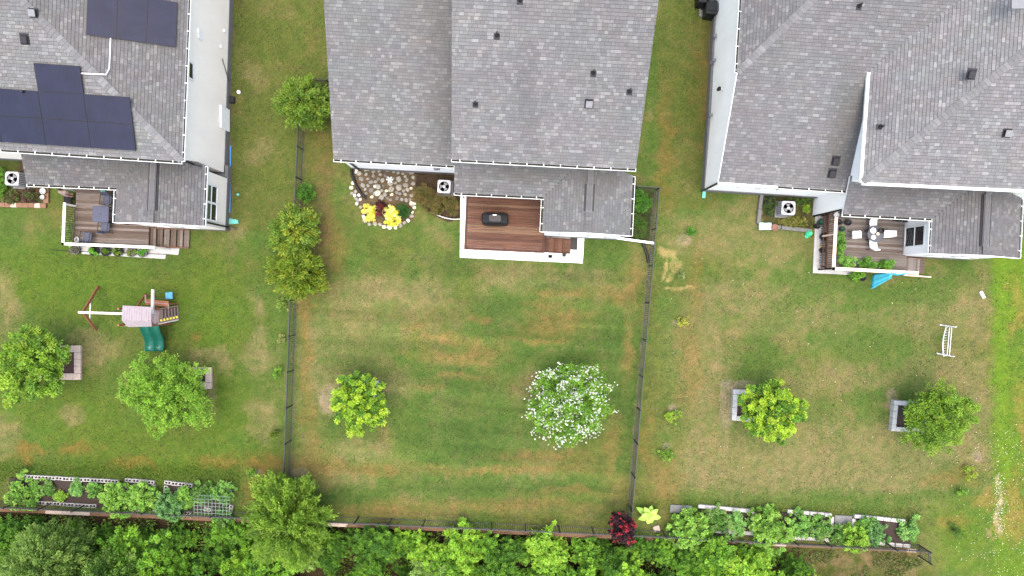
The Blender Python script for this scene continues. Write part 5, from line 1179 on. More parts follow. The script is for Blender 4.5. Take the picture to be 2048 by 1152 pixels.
# right deck: round glass table, white stacking chairs
q = P(1752, 468, ZD + .7); t = thing('patio_table', 'round grey table crowded with white dishes on the right deck', 'table', (q.x, q.y, ZD)); tq = q.copy()
b = MB(); b.lathe((q.x, q.y, ZD + .68), [(.44, 0), (.46, .015), (.44, .03)], 28); b.obj('tabletop', mat('grey_table', (.16, .17, .20), .3, .1, 4), t)
for k in range(3): a = k * 2.1 + .4; b = MB(); b.tube([(q.x + .36 * math.cos(a), q.y + .36 * math.sin(a), ZD), (q.x + .2 * math.cos(a), q.y + .2 * math.sin(a), ZD + .68)], .018, 6); b.obj('leg', M['dkmetal'], t)
zt_ = ZD + .71
for i, (dx, dy, r_, lab, m_) in enumerate(((-.18, .18, .16, 'oval white platter on the round grey table', 'whiteplastic'), (-.16, -.18, .13, 'white bowl on the round grey table', 'whiteplastic'), (.08, -.0, .09, 'small cream dish on the round grey table', 'railpeach'))):
    b = MB(); b.lathe((q.x + dx, q.y + dy, zt_ - .004), [(r_ * .6, 0), (r_, .05), (r_ * .95, .05), (r_ * .6, .015)], 16); tag(b.obj('dish', M[m_]), lab, 'dish')
b = MB(); b.lathe((q.x + .24, q.y + .17, zt_ - .004), [(.12, 0), (.15, .16), (.13, .16), (.12, .02)], 16); tag(b.obj('cooking_pot', M['dkmetal']), 'dark round cooking pot on the round grey table', 'pot')
for lab, u_, v_, rz in (('white chair standing apart on the rail side of the round table', 1714, 469, -1.55), ('white chair on the house side of the round table', 1748, 449, math.pi), ('white chair on the sunroom side of the round table', 1772, 468, 1.6), ('white chair on the step side of the round table', 1748, 487, .1)):
    q = P(u_, v_, ZD + .45); chair(lab, q.x, q.y, ZD, rz, 'whiteplastic', 'dkmetal', .46, False, .40)
# pots and clutter of the right house
for i, (lab, u_, v_, r_, h_, m_, z0, pl_) in enumerate((
    ('round black pot hung on the rail post top', 1673, 430, .13, .25, 'potwhite', 1.93, None), ('dark pot inside the deck corner by the rail', 1679, 444, .15, .22, 'pot', ZD, None), ('dark ringed pot beside the corner pot', 1697, 445, .17, .22, 'pot', ZD, None), ('dark green pot at the end of the rail plants', 1686, 458, .13, .25, 'potgreen', ZD, None),
    ('large black tub on the concrete walk', 1650, 473, .24, .35, 'pot', .06, None), ('green pot on the walk next to the wall corner', 1642, 444, .16, .3, 'potgreen', .06, None), ('black pot on the walk below the green pot', 1635, 452, .16, .3, 'pot', .06, None), ('terracotta pot at the end of the grey timber edging', 1550, 455, .19, .3, 'terracotta', 0, None),
    ('dark pot against the porch wall beside the sunroom', 1812, 440, .12, .25, 'pot', ZD, None), ('dark pot third along the porch wall', 1800, 439, .12, .25, 'pot', ZD, None), ('grey jug along the porch wall', 1792, 438, .1, .25, 'pot', ZD, None), ('black pot half hidden under the aqua cloth', 1726, 556, .17, .3, 'pot', 0, None), ('dark bucket beside the yellow stick on the walk', 1645, 500, .14, .25, 'pot', .06, None))):
    pot(lab, u_, v_, r_, h_, m_, pl_, z0, 320 + i)
for i, (lab, u_, v_, rp, asp, cols, z_) in enumerate((('grassy green plants along the inside of the deck rail', 1681, 488, 9, 2.6, [(.13, .32, .04), (.17, .38, .05)], ZD), ('broad pale leaved plant in the deck corner', 1695, 524, 15, .8, [(.2, .42, .06), (.25, .46, .09)], ZD), ('mid green plants along the lower deck rail', 1735, 528, 17, .7, [(.11, .3, .035), (.15, .36, .04)], ZD), ('broad leaved plant at the step end of the deck rail', 1772, 530, 15, .8, [(.14, .36, .04), (.2, .42, .06)], ZD), ('leafy plant on the ground outside the lower rail', 1714, 548, 11, .9, [(.17, .4, .03), (.22, .45, .05)], 0.0))):
    shrub(lab, u_, v_, z_ + .4, rp, .35, cols, 340 + i, 50, 26, .12, .13, .05, 'potted_plant', 'plant', asp=asp, z0=z_, rough=.25)
# aqua cloth over the rail
def cloth(label, pts, m, name):
    n = len(pts[0]); V = [p for row in pts for p in row]; Fc = []
    for i in range(len(pts) - 1):
        for j in range(n - 1): Fc.append((i * n + j, i * n + j + 1, (i + 1) * n + j + 1, (i + 1) * n + j))
    o = mesh(name, V, Fc, M[m], None, True); s = o.modifiers.new('thickness', 'SOLIDIFY'); s.thickness = .02; return tag(o, label, 'cloth')
rows = []
for i in range(15):
    a = i / 14; row = []
    for j in range(9):
        b_ = j / 8; wob = .025 * math.sin(9 * a + 5 * b_)
        if a < .5:     # draped over the rail, both sides
            u_ = 1812 - 30 * (a / .5) ; ang = (b_ - .5) * 2; vv = 546 + 1.2 * (1 - a); z_ = 1.945 - .38 * max(0, abs(ang) - .2) + wob; q = P(u_, vv, 1.93); row.append(Vector((q.x, q.y + .10 * ang * (1.0 if abs(ang) > .2 else .8) + .02 * math.sin(20 * a), z_)))
        else:          # hanging end gathered outward
            t_ = (a - .5) / .5; q = P(1782 - 36 * t_, 548 + 11 * t_, 1.9 - 1.0 * t_); wd = .16 + .26 * t_; row.append(Vector((q.x - .1 * t_ * (b_ - .5), q.y - .05 + wd * (.5 - b_) * 2 - .08 * t_, 1.92 - 1.15 * t_ + .06 * math.sin(b_ * 14))))
    rows.append(row)
cloth('aqua blue cloth draped over the lower deck rail', rows, 'aqua', 'draped_cloth')
rows = [[P(1516 + 12.5 * j / 5 * 2, 446 + 14 * i / 7, .1) + Vector((0, 0, .14 + .05 * math.sin(j * 1.9) + .03 * math.sin(i * 1.3 + j))) for j in range(6)] for i in range(8)]
cloth('pale aqua folded cushion lying on the grey timber corner', rows, 'paleaqua', 'cushion')
b = MB(); q = P(1618, 467, .15); b.lathe((q.x, q.y, -.02), [(.14, 0), (.2, .1), (.17, .25), (.07, .36), (.1, .42)], 9); b.lathe((q.x - .08, q.y - .14, -.02), [(.1, 0), (.13, .08), (.04, .16)], 8); tag(b.obj('plastic_bag', M['greenbag']), 'bright green plastic bag on the bed corner', 'bag')
b = MB(); b.beam(P(1638, 495, .1), P(1652, 487, .3), .03, .03); tag(b.obj('garden_stick', M['yellow']), 'yellow stick leaning on the concrete walk', 'stick')
g = thing('garden_bed', 'bed with grey timber edging round an air conditioner', 'garden bed', tuple(P(1570, 420)))
for a, b_ in (((1523, 384), (1519, 418)), ((1519, 419), (1516, 447)), ((1518, 450), (1560, 455)), ((1562, 455.5), (1622, 462))):
    m = MB(); m.beam(P(*a, .1), P(*b_, .1), .2, .22); m.obj('timber', M['greytimber'], g)
shrub('yellow green groundcover before the right hand air conditioner', 1588, 444, .15, 26, .18, [(.22, .22, .045), (.28, .27, .06), (.15, .2, .035)], 95, 110, 26, .12, .08, .035, asp=.45); shrub('dark green groundcover behind the right hand air conditioner', 1600, 400, .18, 24, .18, [(.08, .13, .025), (.12, .1, .04), (.10, .2, .03)], 96, 90, 26, .12, .1, .04, asp=.55); shrub('dark leafy groundcover against the grey timber edge', 1540, 410, .18, 14, .18, [(.07, .12, .03), (.09, .15, .03), (.04, .06, .03)], 97, 70, 26, .12, .1, .04, asp=1.6); shrub('bright green tuft in the bed behind the air conditioner', 1611, 417, .25, 7, .2, BR, 98, 16, 20, .1, .14, .03)
# bins
b_ = None
for lab, u_, v_, w_, l_, col in (('dark green wheeled bin beside the white house wall', 1424, 14, .62, .78, 'binlid'), ('black bin partly behind the dark green bin', 1408, -8, .6, .7, 'black')):
    q = P(u_, v_, 1.05); t = thing('wheeled_bin', lab, 'bin', (q.x, q.y, .06)); b = MB(); b.prism([(q.x + sx * w_ * .5 * .86, q.y + sy * l_ * .5 * .86) for sx, sy in ((-1, -1), (1, -1), (1, 1), (-1, 1))], .05, .98); b.obj('body', M[col], t)
    b = MB(); b.box((q.x, q.y, 1.02), (w_, l_, .08), -.06, bev=.04); b.box((q.x - .02, q.y + .03, 1.07), (w_ * .6, l_ * .66, .05), -.06, bev=.02); lid = b.obj('lid', M[col], t)
    b = MB(); b.tube([(q.x + w_ * .5, q.y - .25, 1.0), (q.x + w_ * .5 + .06, q.y - .2, 1.02), (q.x + w_ * .5 + .06, q.y + .2, 1.02), (q.x + w_ * .5, q.y + .25, 1.0)], .018, 6); b.obj('handle', M['dkmetal'], t)
    for sy in (-1, 1): b = MB(); b.tube([(q.x + w_ * .3, q.y + sy * .3, .14), (q.x + w_ * .3, q.y + sy * .38, .14)], .11, 12); b.obj('wheel', M['black'], t)
b = MB(); qa = P(1398, -70); qb = P(1446, 34); b.prism([(qa.x, qb.y), (qb.x, qb.y), (qb.x, qa.y), (qa.x, qa.y)], -.05, .06); tag(b.obj('bin_pad', M['greyslab']), 'grey concrete pad under the bins', 'pad')
# ---------------------------------------------------------------- play set
pz = thing('play_set', 'wooden swing and slide play set with lilac plank roof', 'play set', tuple(P(275, 630)))
def bar(nm, a, b_, w, h, m, par=None): k = MB(); k.beam(a, b_, w, h); return k.obj(nm, M[m], par or pz)
bx = P(158, 624.5, 2.4); bx2 = P(250, 627.5, 2.4)
bar('swing_beam', bx, bx2, .12, .16, 'playwhite')
ap = P(166, 624, 2.3); bar('leg', ap, P(197, 573, 0), .1, .12, 'playred'); bar('leg', ap, P(192, 659, 0), .1, .12, 'playred'); bar('crossbar', P(181.5, 596, 1.1), P(180, 640, 1.1), .05, .07, 'playwhite')
for uu in (212, 235):
    top = P(uu, 625.5, 2.4); sz_ = .5
    for dx in (-.2, .2): bar('swing_rope', top + Vector((dx, 0, -.05)), Vector((top.x + dx, top.y + .12, sz_)), .018, .018, 'rope')
    V = []; Fc = []
    for j in range(7): a = j / 6; V += [Vector((top.x - .22 + .44 * a, top.y + .02, sz_ - .09 * math.sin(math.pi * a))), Vector((top.x - .22 + .44 * a, top.y + .22, sz_ - .09 * math.sin(math.pi * a)))]
    V += [v - Vector((0, 0, .02)) for v in V]
    for j in range(6): k = j * 2; Fc += [(k, k + 2, k + 3, k + 1), (14 + k, 15 + k, 17 + k, 16 + k), (k, 14 + k, 16 + k, k + 2), (k + 1, k + 3, 17 + k, 15 + k)]
    mesh('swing_seat', V, Fc, M['swingblue'], pz)
# tower
tx0 = P(262, 0, 0).x + .0; TW_ = lambda u_, v_, z_: P(u_, v_, z_)
cn = [P(262, 616, 1.5), P(318, 618, 1.5), P(316, 650, 1.5), P(262, 648, 1.5)]
for i, q in enumerate(cn): bar('tower_post', Vector((q.x, q.y, -.05)), Vector((q.x, q.y, 2.75 if i in (0, 3) else 2.35)), .1, .1, 'playred')
mid_t = [P(302, 617, 1.5), P(301, 649, 1.5)]
for q in mid_t: bar('tower_post', Vector((q.x, q.y, -.05)), Vector((q.x, q.y, 2.8)), .1, .1, 'playred')
x0 = cn[0].x; x1 = cn[1].x; y0_ = cn[2].y; y1_ = cn[0].y
for i in range(11): xx = x0 + (x1 - x0) * (i + .5) / 11; bar('floor_board', (xx, y0_, 1.5), (xx, y1_, 1.5), (x1 - x0) / 11 - .01, .03, 'playpink' if i % 3 else 'playroof')
for yy, nm in ((y1_, 'playred'), (y0_, 'playred')):
    bar('side_rail', (x0, yy, 2.15), (x1, yy, 2.15), .05, .1, 'playpink'); bar('side_rail', (x0, yy, 1.62), (x1, yy, 1.62), .05, .1, 'playpink')
    if yy == y1_:
        for i in range(13): xx = x0 + (x1 - x0) * (i + .5) / 13; bar('side_slat', (xx, yy, 1.6), (xx, yy, 2.12), .08, .02, nm)
# plank roof: asymmetric gable, boards running up the slope
ra, rb_ = P(244, 641, 3.25), P(303, 641, 3.25); na, nb_ = P(246, 611, 2.85), P(304, 614, 2.85); sa, sb = P(257, 654, 2.75), P(304, 653, 2.75)
for i in range(12):
    a0_, a1_ = i / 12, (i + 1) / 12 - .006
    for lo0, lo1 in ((na, nb_), (sa, sb)):
        V = [ra.lerp(rb_, a0_), ra.lerp(rb_, a1_), lo0.lerp(lo1, a1_), lo0.lerp(lo1, a0_)]; dz = Vector((0, 0, .03 + rnd.uniform(-.003, .003))); V = [v + dz for v in V] + [v for v in V]
        mesh('roof_board', V, [(0, 1, 2, 3), (7, 6, 5, 4), (0, 4, 5, 1), (1, 5, 6, 2), (2, 6, 7, 3), (3, 7, 4, 0)], M['playroof'], pz)
# climbing ramp to the east
r0_, r1_ = Vector((x1, y0_ + .1, 1.48)), Vector((x1, y1_ - .12, 1.48)); e0, e1 = P(358, 638, 0), P(357, 614, 0); e0.z = e1.z = .03
for i in range(8):
    a0_, a1_ = i / 8, (i + 1) / 8 - .02; V = [r0_.lerp(r1_, a0_), r0_.lerp(r1_, a1_), e0.lerp(e1, a1_), e0.lerp(e1, a0_)]; V = [v + Vector((0, 0, .03)) for v in V] + V
    mesh('ramp_board', V, [(0, 1, 2, 3), (7, 6, 5, 4), (0, 4, 5, 1), (1, 5, 6, 2), (2, 6, 7, 3), (3, 7, 4, 0)], M['playpink'], pz)
for i in range(5): a = .25 + i * .16; bar('ramp_rung', r0_.lerp(e0, a) + Vector((0, .22, .05)), r1_.lerp(e1, a) + Vector((0, 0, .05)), .05, .05, 'dkmetal')
for i in range(6): a = .12 + i * .16; q = r0_.lerp(e0, a) + Vector((0, .13, .05)); k = MB(); k.lathe(q, [(.07, 0), (.06, .04), (.02, .06)], 8); k.obj('climbing_hold', M['yellow'], pz)
bar('ramp_rail', r0_ + Vector((0, -.05, .12)), e0 + Vector((0, -.05, .08)), .05, .1, 'playwhite'); bar('ramp_rail', r1_ + Vector((0, .05, .1)), e1 + Vector((0, .05, .08)), .05, .1, 'playpink')
# side frame and hanging disc swing
b0_ = P(306, 579, 2.4); b1_ = P(305, 628, 2.4); bar('side_beam', b0_, b1_, .11, .15, 'playwhite')
bar('brace', P(292, 588, -.02), P(275, 613, 1.5), .07, .1, 'playred'); bar('picnic_board', P(291, 604, 1.0), P(337, 608, 1.0), .3, .04, 'playred'); bar('picnic_frame', P(291, 590, 1.0), P(291, 604, 1.0), .05, .05, 'playpink'); bar('picnic_frame', P(290, 604, 1.06), P(337, 608, 1.06), .05, .05, 'playpink'); bar('picnic_frame', P(337, 608, 1.06), P(337, 618, 1.0), .05, .05, 'playpink'); bar('picnic_leg', P(337, 608, 1.0), Vector((P(337, 608, 1.0).x, P(337, 608, 1.0).y, -.03)), .07, .07, 'playred'); bar('picnic_leg', P(291, 592, 1.0), Vector((P(291, 592, 1.0).x, P(291, 592, 1.0).y, -.03)), .07, .07, 'playred')
q = P(338, 591, .5); k = MB(); k.box((q.x, q.y, .5), (.4, .4, .05), .05, bev=.02); k.obj('swing_seat', M['swingblue'], pz)
for sy in (-.17, .17): bar('swing_rope', (q.x, q.y + sy, .5), (b0_.x, q.y + sy, 2.35), .02, .02, 'rope')
# two wavy slides
for kx, (ua, ub) in enumerate(((288, 303), (307, 321))):
    st_ = P(ua + 3, 647, 1.5); en = P(ub, 702, .2); V = []; n = 14; Fc = []
    for j in range(n + 1):
        a = j / n; c_ = st_.lerp(en, a); c_.z = 1.5 - 1.32 * a ** .95 + .10 * math.sin(a * math.pi * 2.4) + (.06 if a > .92 else 0); d_ = Vector((1, 0, 0))
        for s_, z_ in ((-.27, .14), (-.25, .14), (-.20, .0), (.20, .0), (.25, .14), (.27, .14), (.25, -.04), (-.25, -.04)): V.append(Vector((c_.x + s_, c_.y, max(c_.z + z_, .03 + z_ * .5 + .02))))
    for j in range(n):
        for s_ in range(8): s2 = (s_ + 1) % 8; Fc.append((j * 8 + s_, j * 8 + s2, (j + 1) * 8 + s2, (j + 1) * 8 + s_))
    Fc += [tuple(range(7, -1, -1)), tuple(n * 8 + i for i in range(8))]; mesh('slide', V, Fc, M['slide'], pz, True)
# ---------------------------------------------------------------- white garden bench and other small things
t = thing('garden_bench', 'white garden bench with arched back and long end feet', 'bench', tuple(P(1893, 682)))
bgrey = mat('weathered_white_paint', (.62, .63, .65), .6, .12, 6, k=.68)
def br(nm, a, b_, w, h): k = MB(); k.beam(a, b_, w * .8, h); return k.obj(nm, bgrey, t)
ends = [((1879, 649.5), (1909, 654.5)), ((1873, 706.5), (1906, 713.5))]
for (ua, va), (ub, vb_) in ends:
    a = P(ua, va, .06); b_ = P(ub, vb_, .06); a.z = b_.z = .05; br('foot', a, b_, .07, .1); m_ = a.lerp(b_, .62); br('end_post', m_, m_ + Vector((0, 0, .62)), .06, .06); m2 = a.lerp(b_, .3); br('end_post', a + Vector((.1, 0, 0)), m_ + Vector((-.06, 0, .6)), .05, .06); br('end_post', b_ - Vector((.08, 0, 0)), m_ + Vector((.06, 0, .6)), .05, .06)
p0 = P(1901, 655, .45); p1 = P(1896, 712, .45)
for i in range(2): off = Vector((-.06 + .13 * i, 0, -.0)); br('seat_slat', p0 + off, p1 + off, .05, .03)
for i in range(12):
    a = i / 11; h_ = .22 + .24 * math.sin(math.pi * a); q = p0.lerp(p1, a) + Vector((-.17, 0, 0)); br('back_slat', q, q + Vector((-.30 * (h_ / .46) , 0, h_ * .4)), .025, .02)
for i in range(8):
    f_ = lambda a: p0.lerp(p1, a) + Vector((-.17 - .30 * (.22 + .24 * math.sin(math.pi * a)) / .46, 0, (.22 + .24 * math.sin(math.pi * a)) * .4)); br('back_rail', f_(i / 8), f_((i + 1) / 8), .06, .04)
b = MB(); b.beam(P(1961, 583, .06), P(1968, 596, .06), .17, .07); b.beam(P(1961, 583, .1), P(1968, 596, .1), .1, .05); tag(b.obj('splash_block', M['whiteplastic']), 'white splash block lying alone on the dry right lawn', 'block')
for lab, pts, m_ in (('teal splash block by the downspout of the cream house', [(457, 436), (476, 440), (478, 447), (457, 449)], 'teal'), ('pale green splash block at the corner of the right house', [(1405, 378), (1412, 376), (1410, 396), (1404, 396)], 'teal')):
    q = [P(*p) for p in pts]; b = MB(); b.prism([(p.x, p.y) for p in q], -.02, .06); c_ = sum(q, Vector()) / 4
    b.prism([(c_.x + (p.x - c_.x) * .8, c_.y + (p.y - c_.y) * .7) for p in q], .055, .075); tag(b.obj('splash_block', M[m_]), lab, 'splash block')
for lab, u_, v_, r_, m_ in (('white ball on the side lawn next to the cream house', 477, 184, .12, 'whiteplastic'), ('pale green sprinkler cap on the side lawn', 476, 389, .09, 'teal')):
    q = P(u_, v_, r_); b = MB(); b.lathe((q.x, q.y, r_ - .02), [(r_ * math.cos(a), r_ * math.sin(a)) for a in (-1.5, -1, -.5, 0, .5, 1, 1.5)], 12); tag(b.obj('lawn_ball' if 'ball' in lab else 'sprinkler', M[m_], None, True), lab, 'ball' if 'ball' in lab else 'sprinkler')
b = MB(); b.box(P(464, 200, .1), (.3, .36, .22), bev=.03); tag(b.obj('utility_box', M['vent']), 'dark utility box at the foot of the cream wall', 'box')
# ---------------------------------------------------------------- person sitting beside the left deck
pe = thing('person', 'seated person in a pale pink top and black skirt beside the deck', 'person', tuple(P(138, 398)))
X0 = P(136, 391, .5).x; Yh = P(136, 391, .5).y; Yk = P(136, 408, .5).y
def skin(name, verts, edges, rad, m, parent, sub=2):
    me = bpy.data.meshes.new(name); me.from_pydata([tuple(v) for v in verts], edges, []); o = bpy.data.objects.new(name, me); link(o); setp(o, parent); me.materials.append(M[m])
    md = o.modifiers.new('skin', 'SKIN'); md.use_smooth_shade = True
    for i, sv in enumerate(me.skin_vertices[0].data): sv.radius = (rad[i], rad[i]) if not isinstance(rad[i], tuple) else rad[i]; sv.use_root = (i == 0)
    ss = o.modifiers.new('subdivision', 'SUBSURF'); ss.levels = sub; ss.render_levels = sub; return o
vb = [(X0, Yh, .52), (X0, Yh + .07, .72), (X0, Yh + .16, .98), (X0, Yh + .24, 1.12), (X0 + .02, Yh + .28, 1.22), (X0 + .03, Yh + .29, 1.33)]; rd = [.15, .13, (.16, .12), .05, .10, .085]; ed = [(0, 1), (1, 2), (2, 3), (3, 4), (4, 5)]
for s in (-1, 1):
    n0 = len(vb); vb += [(X0 + s * .09, Yh - .06, .50), (X0 + s * .1, Yk + .02, .50), (X0 + s * .1, Yk - .02, .12), (X0 + s * .1, Yk - .16, .05)]; rd += [.09, .065, .042, .04]; ed += [(0, n0), (n0, n0 + 1), (n0 + 1, n0 + 2), (n0 + 2, n0 + 3)]
    n0 = len(vb); hx = X0 + .30; hy = Yh - .02 + .06 * s; vb += [(X0 + s * .19, Yh + .16, 1.0), (X0 + s * .22 + .05, Yh + .04, .78), (hx, hy, .80), (hx + .07, hy - .01, .80)]; rd += [.055, .042, .03, .032]; ed += [(2, n0), (n0, n0 + 1), (n0 + 1, n0 + 2), (n0 + 2, n0 + 3)]
    w_ = n0 + 3
    for k in range(4):
        n1 = len(vb); vb += [(hx + .11, hy - .035 + .02 * k, .80), (hx + .15 + .01 * (k in (1, 2)), hy - .04 + .022 * k, .785), (hx + .17, hy - .04 + .022 * k, .765)]; rd += [.010, .009, .008]; ed += [(w_, n1), (n1, n1 + 1), (n1 + 1, n1 + 2)]
    n1 = len(vb); vb += [(hx + .06, hy + .045 * s, .80), (hx + .10, hy + .065 * s, .79)]; rd += [.011, .009]; ed += [(w_, n1), (n1, n1 + 1)]
skin('body', vb, ed, rd, 'skin', pe)
vt = [(X0, Yh + .01, .55), (X0, Yh + .07, .74), (X0, Yh + .16, .98), (X0, Yh + .2, 1.06)]; rt = [.165, .15, (.185, .14), .09]; et = [(0, 1), (1, 2), (2, 3)]
for s in (-1, 1): n0 = len(vt); vt += [(X0 + s * .19, Yh + .15, 1.0), (X0 + s * .22 + .04, Yh + .07, .84)]; rt += [.075, .06]; et += [(2, n0), (n0, n0 + 1)]
skin('top', vt, et, rt, 'shirt', pe)
V = []; n = 14
for j in range(6):
    a = j / 5; yy = Yh + .12 + (Yk - .1 - Yh - .12) * a; hw_ = .20 + .06 * a
    for i in range(n): an = 2 * math.pi * i / n; V.append((X0 + hw_ * math.copysign(abs(math.cos(an)) ** .6, math.cos(an)), yy + .01 * math.sin(3 * an), .50 + (.125 - .03 * a) * math.sin(an)))
Fc = [(j * n + i, j * n + (i + 1) % n, (j + 1) * n + (i + 1) % n, (j + 1) * n + i) for j in range(5) for i in range(n)] + [tuple(range(n)), tuple(5 * n + i for i in range(n - 1, -1, -1))]
mesh('skirt', V, Fc, M['skirt'], pe, True)
k = MB(); k.lathe((X0 + .03, Yh + .31, 1.22), [(.09, -.12), (.12, 0), (.115, .12), (.07, .2), (.01, .215)], 12); k.obj('hair', M['hair'], pe, True)
st_ = thing('stool', 'black stool under the seated person', 'stool', (X0, Yh + .02, 0))
k = MB(); k.lathe((X0, Yh - .02, .34), [(.19, 0), (.2, .03), (.19, .05)], 16); k.obj('seat', M['black'], st_)
for i in range(4): a = .78 + i * 1.571; k = MB(); k.tube([(X0 + .2 * math.cos(a), Yh - .02 + .2 * math.sin(a), 0), (X0 + .14 * math.cos(a), Yh - .02 + .14 * math.sin(a), .35)], .018, 6); k.obj('leg', M['black'], st_)
# ---------------------------------------------------------------- the wood beyond the back wall
KIND = [('mid green broadleaf tree in the wood beyond the back wall', [(.13, .30, .025), (.17, .36, .03), (.10, .24, .02), (.21, .40, .035)], .17, .09), ('bright lime broadleaf tree in the wood beyond the back wall', [(.24, .44, .035), (.19, .38, .03), (.29, .48, .045)], .20, .11),
        ('pale silvery green tree in the wood beyond the back wall', [(.22, .36, .07), (.27, .41, .10), (.17, .31, .05)], .15, .06), ('dark green thicket tree in the wood beyond the back wall', [(.07, .18, .018), (.10, .23, .022), (.05, .14, .015), (.12, .26, .02)], .15, .08)]
protos = []
for k, (lab, cols, ll, lw) in enumerate(KIND):
    cols = [tuple(c * 1.28 for c in q) for q in cols]; ll *= .85; lw *= .85
    for sub in range(2):
        t = thing('wood_tree', lab, 'tree', (0, 0, 0), 'trees of the wood'); _, p = broad_crown('crown', t, (0, 0, 2.2), 1.35, 1.35, 1.4, 360, 42, .2, ll, lw, cols, 500 + k * 10 + sub, rough=.55, flatbase=.9, gap=.42, lobes=4 + sub * 3)
        r = random.Random(k * 7 + sub); trunk(t, (0, 0, 0), (0, 0, 2.6), .08, [tuple(Vector(tuple(p[r.randrange(len(p))])) * .85 + Vector((0, 0, 2.3))) for _ in range(10)], k); protos.append(t)
r = random.Random(91); used = set()
def put(u_, off, s, kind, zc=None):
    x = (u_ - CX) * H / F; y = back_y(x) - .65 - off; z = float(gz(np.array(x), np.array(y)))
    pi = kind * 2 + r.randrange(2)
    if pi in used: o = copy_tree(protos[pi])
    else: o = protos[pi]; used.add(pi)
    o.location = (x, y, z - .05); o.scale = (s * r.uniform(.9, 1.1), s * r.uniform(.9, 1.1), s * r.uniform(.85, 1.15)); o.rotation_euler = (0, 0, r.uniform(0, 6.28))
u_ = -40
while u_ < 1540:                                            # low front row, then taller rows behind
    k = r.choices([0, 1, 2, 3], [3, 2 if u_ > 640 else 1, 3 if 800 < u_ < 1000 else .5, 3])[0]
    put(u_, r.uniform(.35, 1.2), r.choice([.34, .42, .5, .6, .75]), k); u_ += r.uniform(18, 44)
u_ = -60
while u_ < 1560:
    k = r.choices([0, 1, 2, 3], [3, 2, 2.5 if 800 < u_ < 1000 else .5, 1.5])[0]; put(u_, r.uniform(1.4, 2.6), r.uniform(.5, 1.05), k); u_ += r.uniform(36, 66)
u_ = -80
while u_ < 1700: put(u_, r.uniform(3.6, 5.0), r.uniform(1.1, 1.5), r.choice([0, 1, 3])); u_ += r.uniform(95, 130)
u_ = -80
while u_ < 1900: put(u_, r.uniform(6.5, 9), r.uniform(1.4, 1.9), r.choice([0, 1, 3])); u_ += r.uniform(150, 200)
for i, t in enumerate(protos):
    if i not in used: put(300 + 140 * i, 5.6, 1.2, i // 2); 
for u_, off, s, k in ((1580, .9, .5, 3), (1610, 1.6, .45, 0), (1500, .6, .55, 0)): put(u_, off, s, k)
cypress('tall soft pine crown at the bottom corner of the wood', 50, 1165, 4.6, 78, 6.5, [(.20, .34, .06), (.25, .39, .08), (.16, .28, .05)], 36, 'pine_tree', nb=800, z0=-1.0)
cypress('second soft pine crown in the wood near the corner pine', 185, 1180, 3.6, 52, 5.2, [(.18, .33, .06), (.23, .38, .07), (.14, .27, .045)], 37, 'pine_tree', nb=500, z0=-1.0)
# scrub and weeds along the right end of the wall, leaf litter
r = np.random.default_rng(77); n = 9000; uu = r.uniform(1420, 1850, n); off = r.gamma(1.6, .8, n) + .1; x = (uu - CX) * H / F; y = back_y(x) - .75 - off; keep = fbm(x * .9, y * .9, 21) > .5; x, y = x[keep], y[keep]; z = gz(x, y) + r.uniform(.02, .3, len(x)); n = len(x)
cols = np.array([(.12, .2, .03), (.16, .24, .04), (.2, .18, .07), (.09, .15, .025), (.25, .2, .11)])[r.integers(0, 5, n)]
o = leafmesh('scrub', np.stack([x, y, z], 1), rdir(r, n), rdir(r, n) * .6 + np.array([0, 0, 1]), r.uniform(.08, .2, n), r.uniform(.03, .07, n), cols, M['leaf'], None); o['kind'] = 'stuff'; o['label'] = 'low green and brown scrub below the end of the timber wall'; o['category'] = 'scrub'
# undergrowth of the wood
n = 26000; uu = r.uniform(-60, 1560, n); off = r.uniform(0.0, 4.5, n); x = (uu - CX) * H / F; y = back_y(x) - .8 - off; kp = fbm(x * .8, y * .8, 27) > .44; x, y = x[kp], y[kp]; n = len(x); z = gz(x, y) + r.uniform(.02, .75, n)
cols = np.array([(.13, .27, .03), (.17, .32, .035), (.10, .21, .025), (.22, .33, .05)])[r.integers(0, 4, n)] * (.7 + .8 * fbm(x * 1.5, y * 1.5, 28))[:, None]
o = leafmesh('undergrowth', np.stack([x, y, z], 1), rdir(r, n), rdir(r, n) * .6 + np.array([0, 0, 1]), r.uniform(.1, .22, n), r.uniform(.05, .1, n), cols, M['leaf'], None); o['kind'] = 'stuff'; o['label'] = 'leafy undergrowth on the floor of the wood'; o['category'] = 'undergrowth'
# clover flowers and pale stones scattered in the lawn at the right
n = 900; uu = np.concatenate([r.normal(2010, 45, 330), r.uniform(1340, 2048, 120)]); vv = np.concatenate([r.uniform(860, 1152, 330), r.uniform(480, 1010, 120)]); k_ = (uu < 2075) & ((uu > 1880) | (vv < 1000)); uu, vv = uu[k_], vv[k_]
m_ = 160; uu = np.concatenate([uu, 1998 + 6 * np.sin(np.arange(m_) * .3) + r.normal(0, 4, m_)]); vv = np.concatenate([vv, r.uniform(955, 1062, m_)]); n = len(uu); pos = np.stack([(uu - CX) * H / F, (CY - vv) * H / F, r.uniform(.02, .05, n)], 1)
o = leafmesh('clover_flowers', pos, rdir(r, n) * [1, 1, .1], np.tile([0, 0, 1.], (n, 1)) + rdir(r, n) * .2, r.uniform(.03, .06, n), r.uniform(.025, .05, n), np.tile([.6, .58, .45], (n, 1)) * r.uniform(.7, 1.1, (n, 1)), M['petal'], None); o['kind'] = 'stuff'; o['label'] = 'tiny white clover flowers sprinkled over the right lawn'; o['category'] = 'flowers'
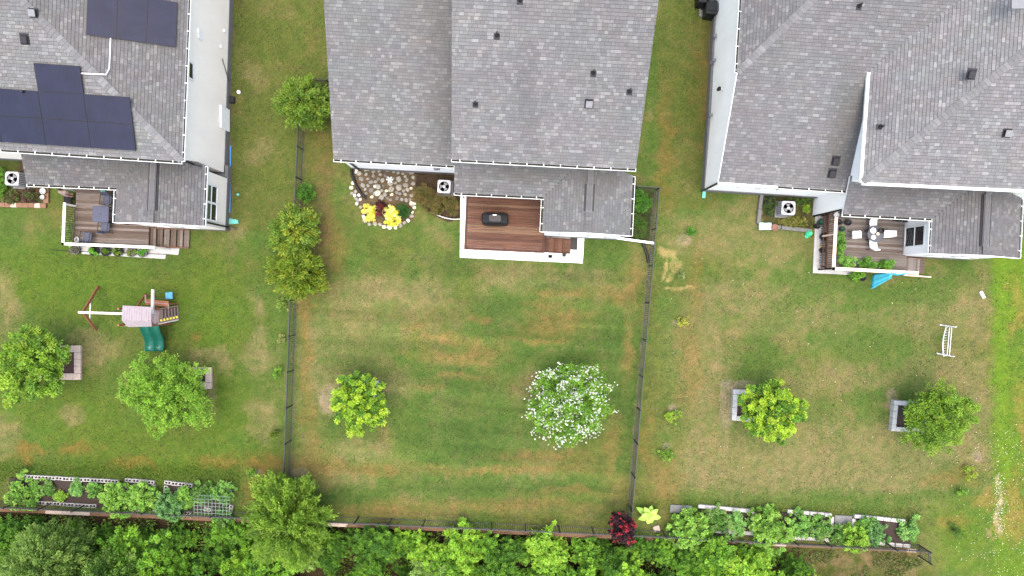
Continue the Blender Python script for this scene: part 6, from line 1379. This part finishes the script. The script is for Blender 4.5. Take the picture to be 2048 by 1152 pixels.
# taller grass before the block beds and along fence feet
n = 16000; uu = np.concatenate([r.uniform(-20, 480, 11000), r.uniform(1250, 1840, 5000)]); vv = np.concatenate([r.normal(940, 12, 11000) + uu[:11000] * .02, r.normal(1008, 8, 5000) + (uu[11000:] - 1250) * .04]); pos = np.stack([(uu - CX) * H / F, (CY - vv) * H / F, r.uniform(.01, .06, n)], 1)
D = rdir(r, n); D[:, 2] = np.abs(D[:, 2]) + .2
cols = np.array([(.11, .21, .02), (.14, .26, .03), (.09, .17, .02), (.17, .22, .04)])[r.integers(0, 4, n)]
o = leafmesh('long_grass', pos, D, rdir(r, n), r.uniform(.06, .15, n), r.uniform(.015, .03, n), cols, M['leaf'], None); o['kind'] = 'stuff'; o['label'] = 'longer green grass along the vegetable beds'; o['category'] = 'grass'

# grass tufts and weeds standing a little above the sward, coloured like the turf around them
n = 90000; x = r.uniform(-30.5, 30.5, n); y = r.uniform(-16.5, 16.8, n); ax_, ay_, C_ = LAWN
ix = np.clip(np.searchsorted(ax_, x), 0, len(ax_) - 1); iy = np.clip(np.searchsorted(ay_, y), 0, len(ay_) - 1); col = C_[iy, ix]
ok = (y > back_y(x) + .1) & (fbm(x * .9, y * .9, 31) > .40) & (col.sum(1) < .42) & (col[:, 1] > col[:, 0] * .8)
for hx0, hx1, hy0, hy1 in ((-40, -16, 2, 40), (-9.3, 6.3, 2.6, 40), (10.6, 40, 1.0, 40)): ok &= ~((x > hx0) & (x < hx1) & (y > hy0) & (y < hy1))
x, y, col = x[ok], y[ok], col[ok]; n = len(x); D = rdir(r, n); D[:, 2] = np.abs(D[:, 2]) * .5
o = leafmesh('grass_tufts', np.stack([x, y, r.uniform(.0, .03, n)], 1), D, rdir(r, n) * .5 + np.array([0, 0, 1]), r.uniform(.06, .15, n), r.uniform(.025, .05, n), col / .70 * r.uniform(.82, 1.5, (n, 1)) * (1 + r.normal(0, .08, (n, 3))), M['leaf'], None); o['kind'] = 'stuff'; o['label'] = 'short grass tufts and weeds over the lawns'; o['category'] = 'grass'
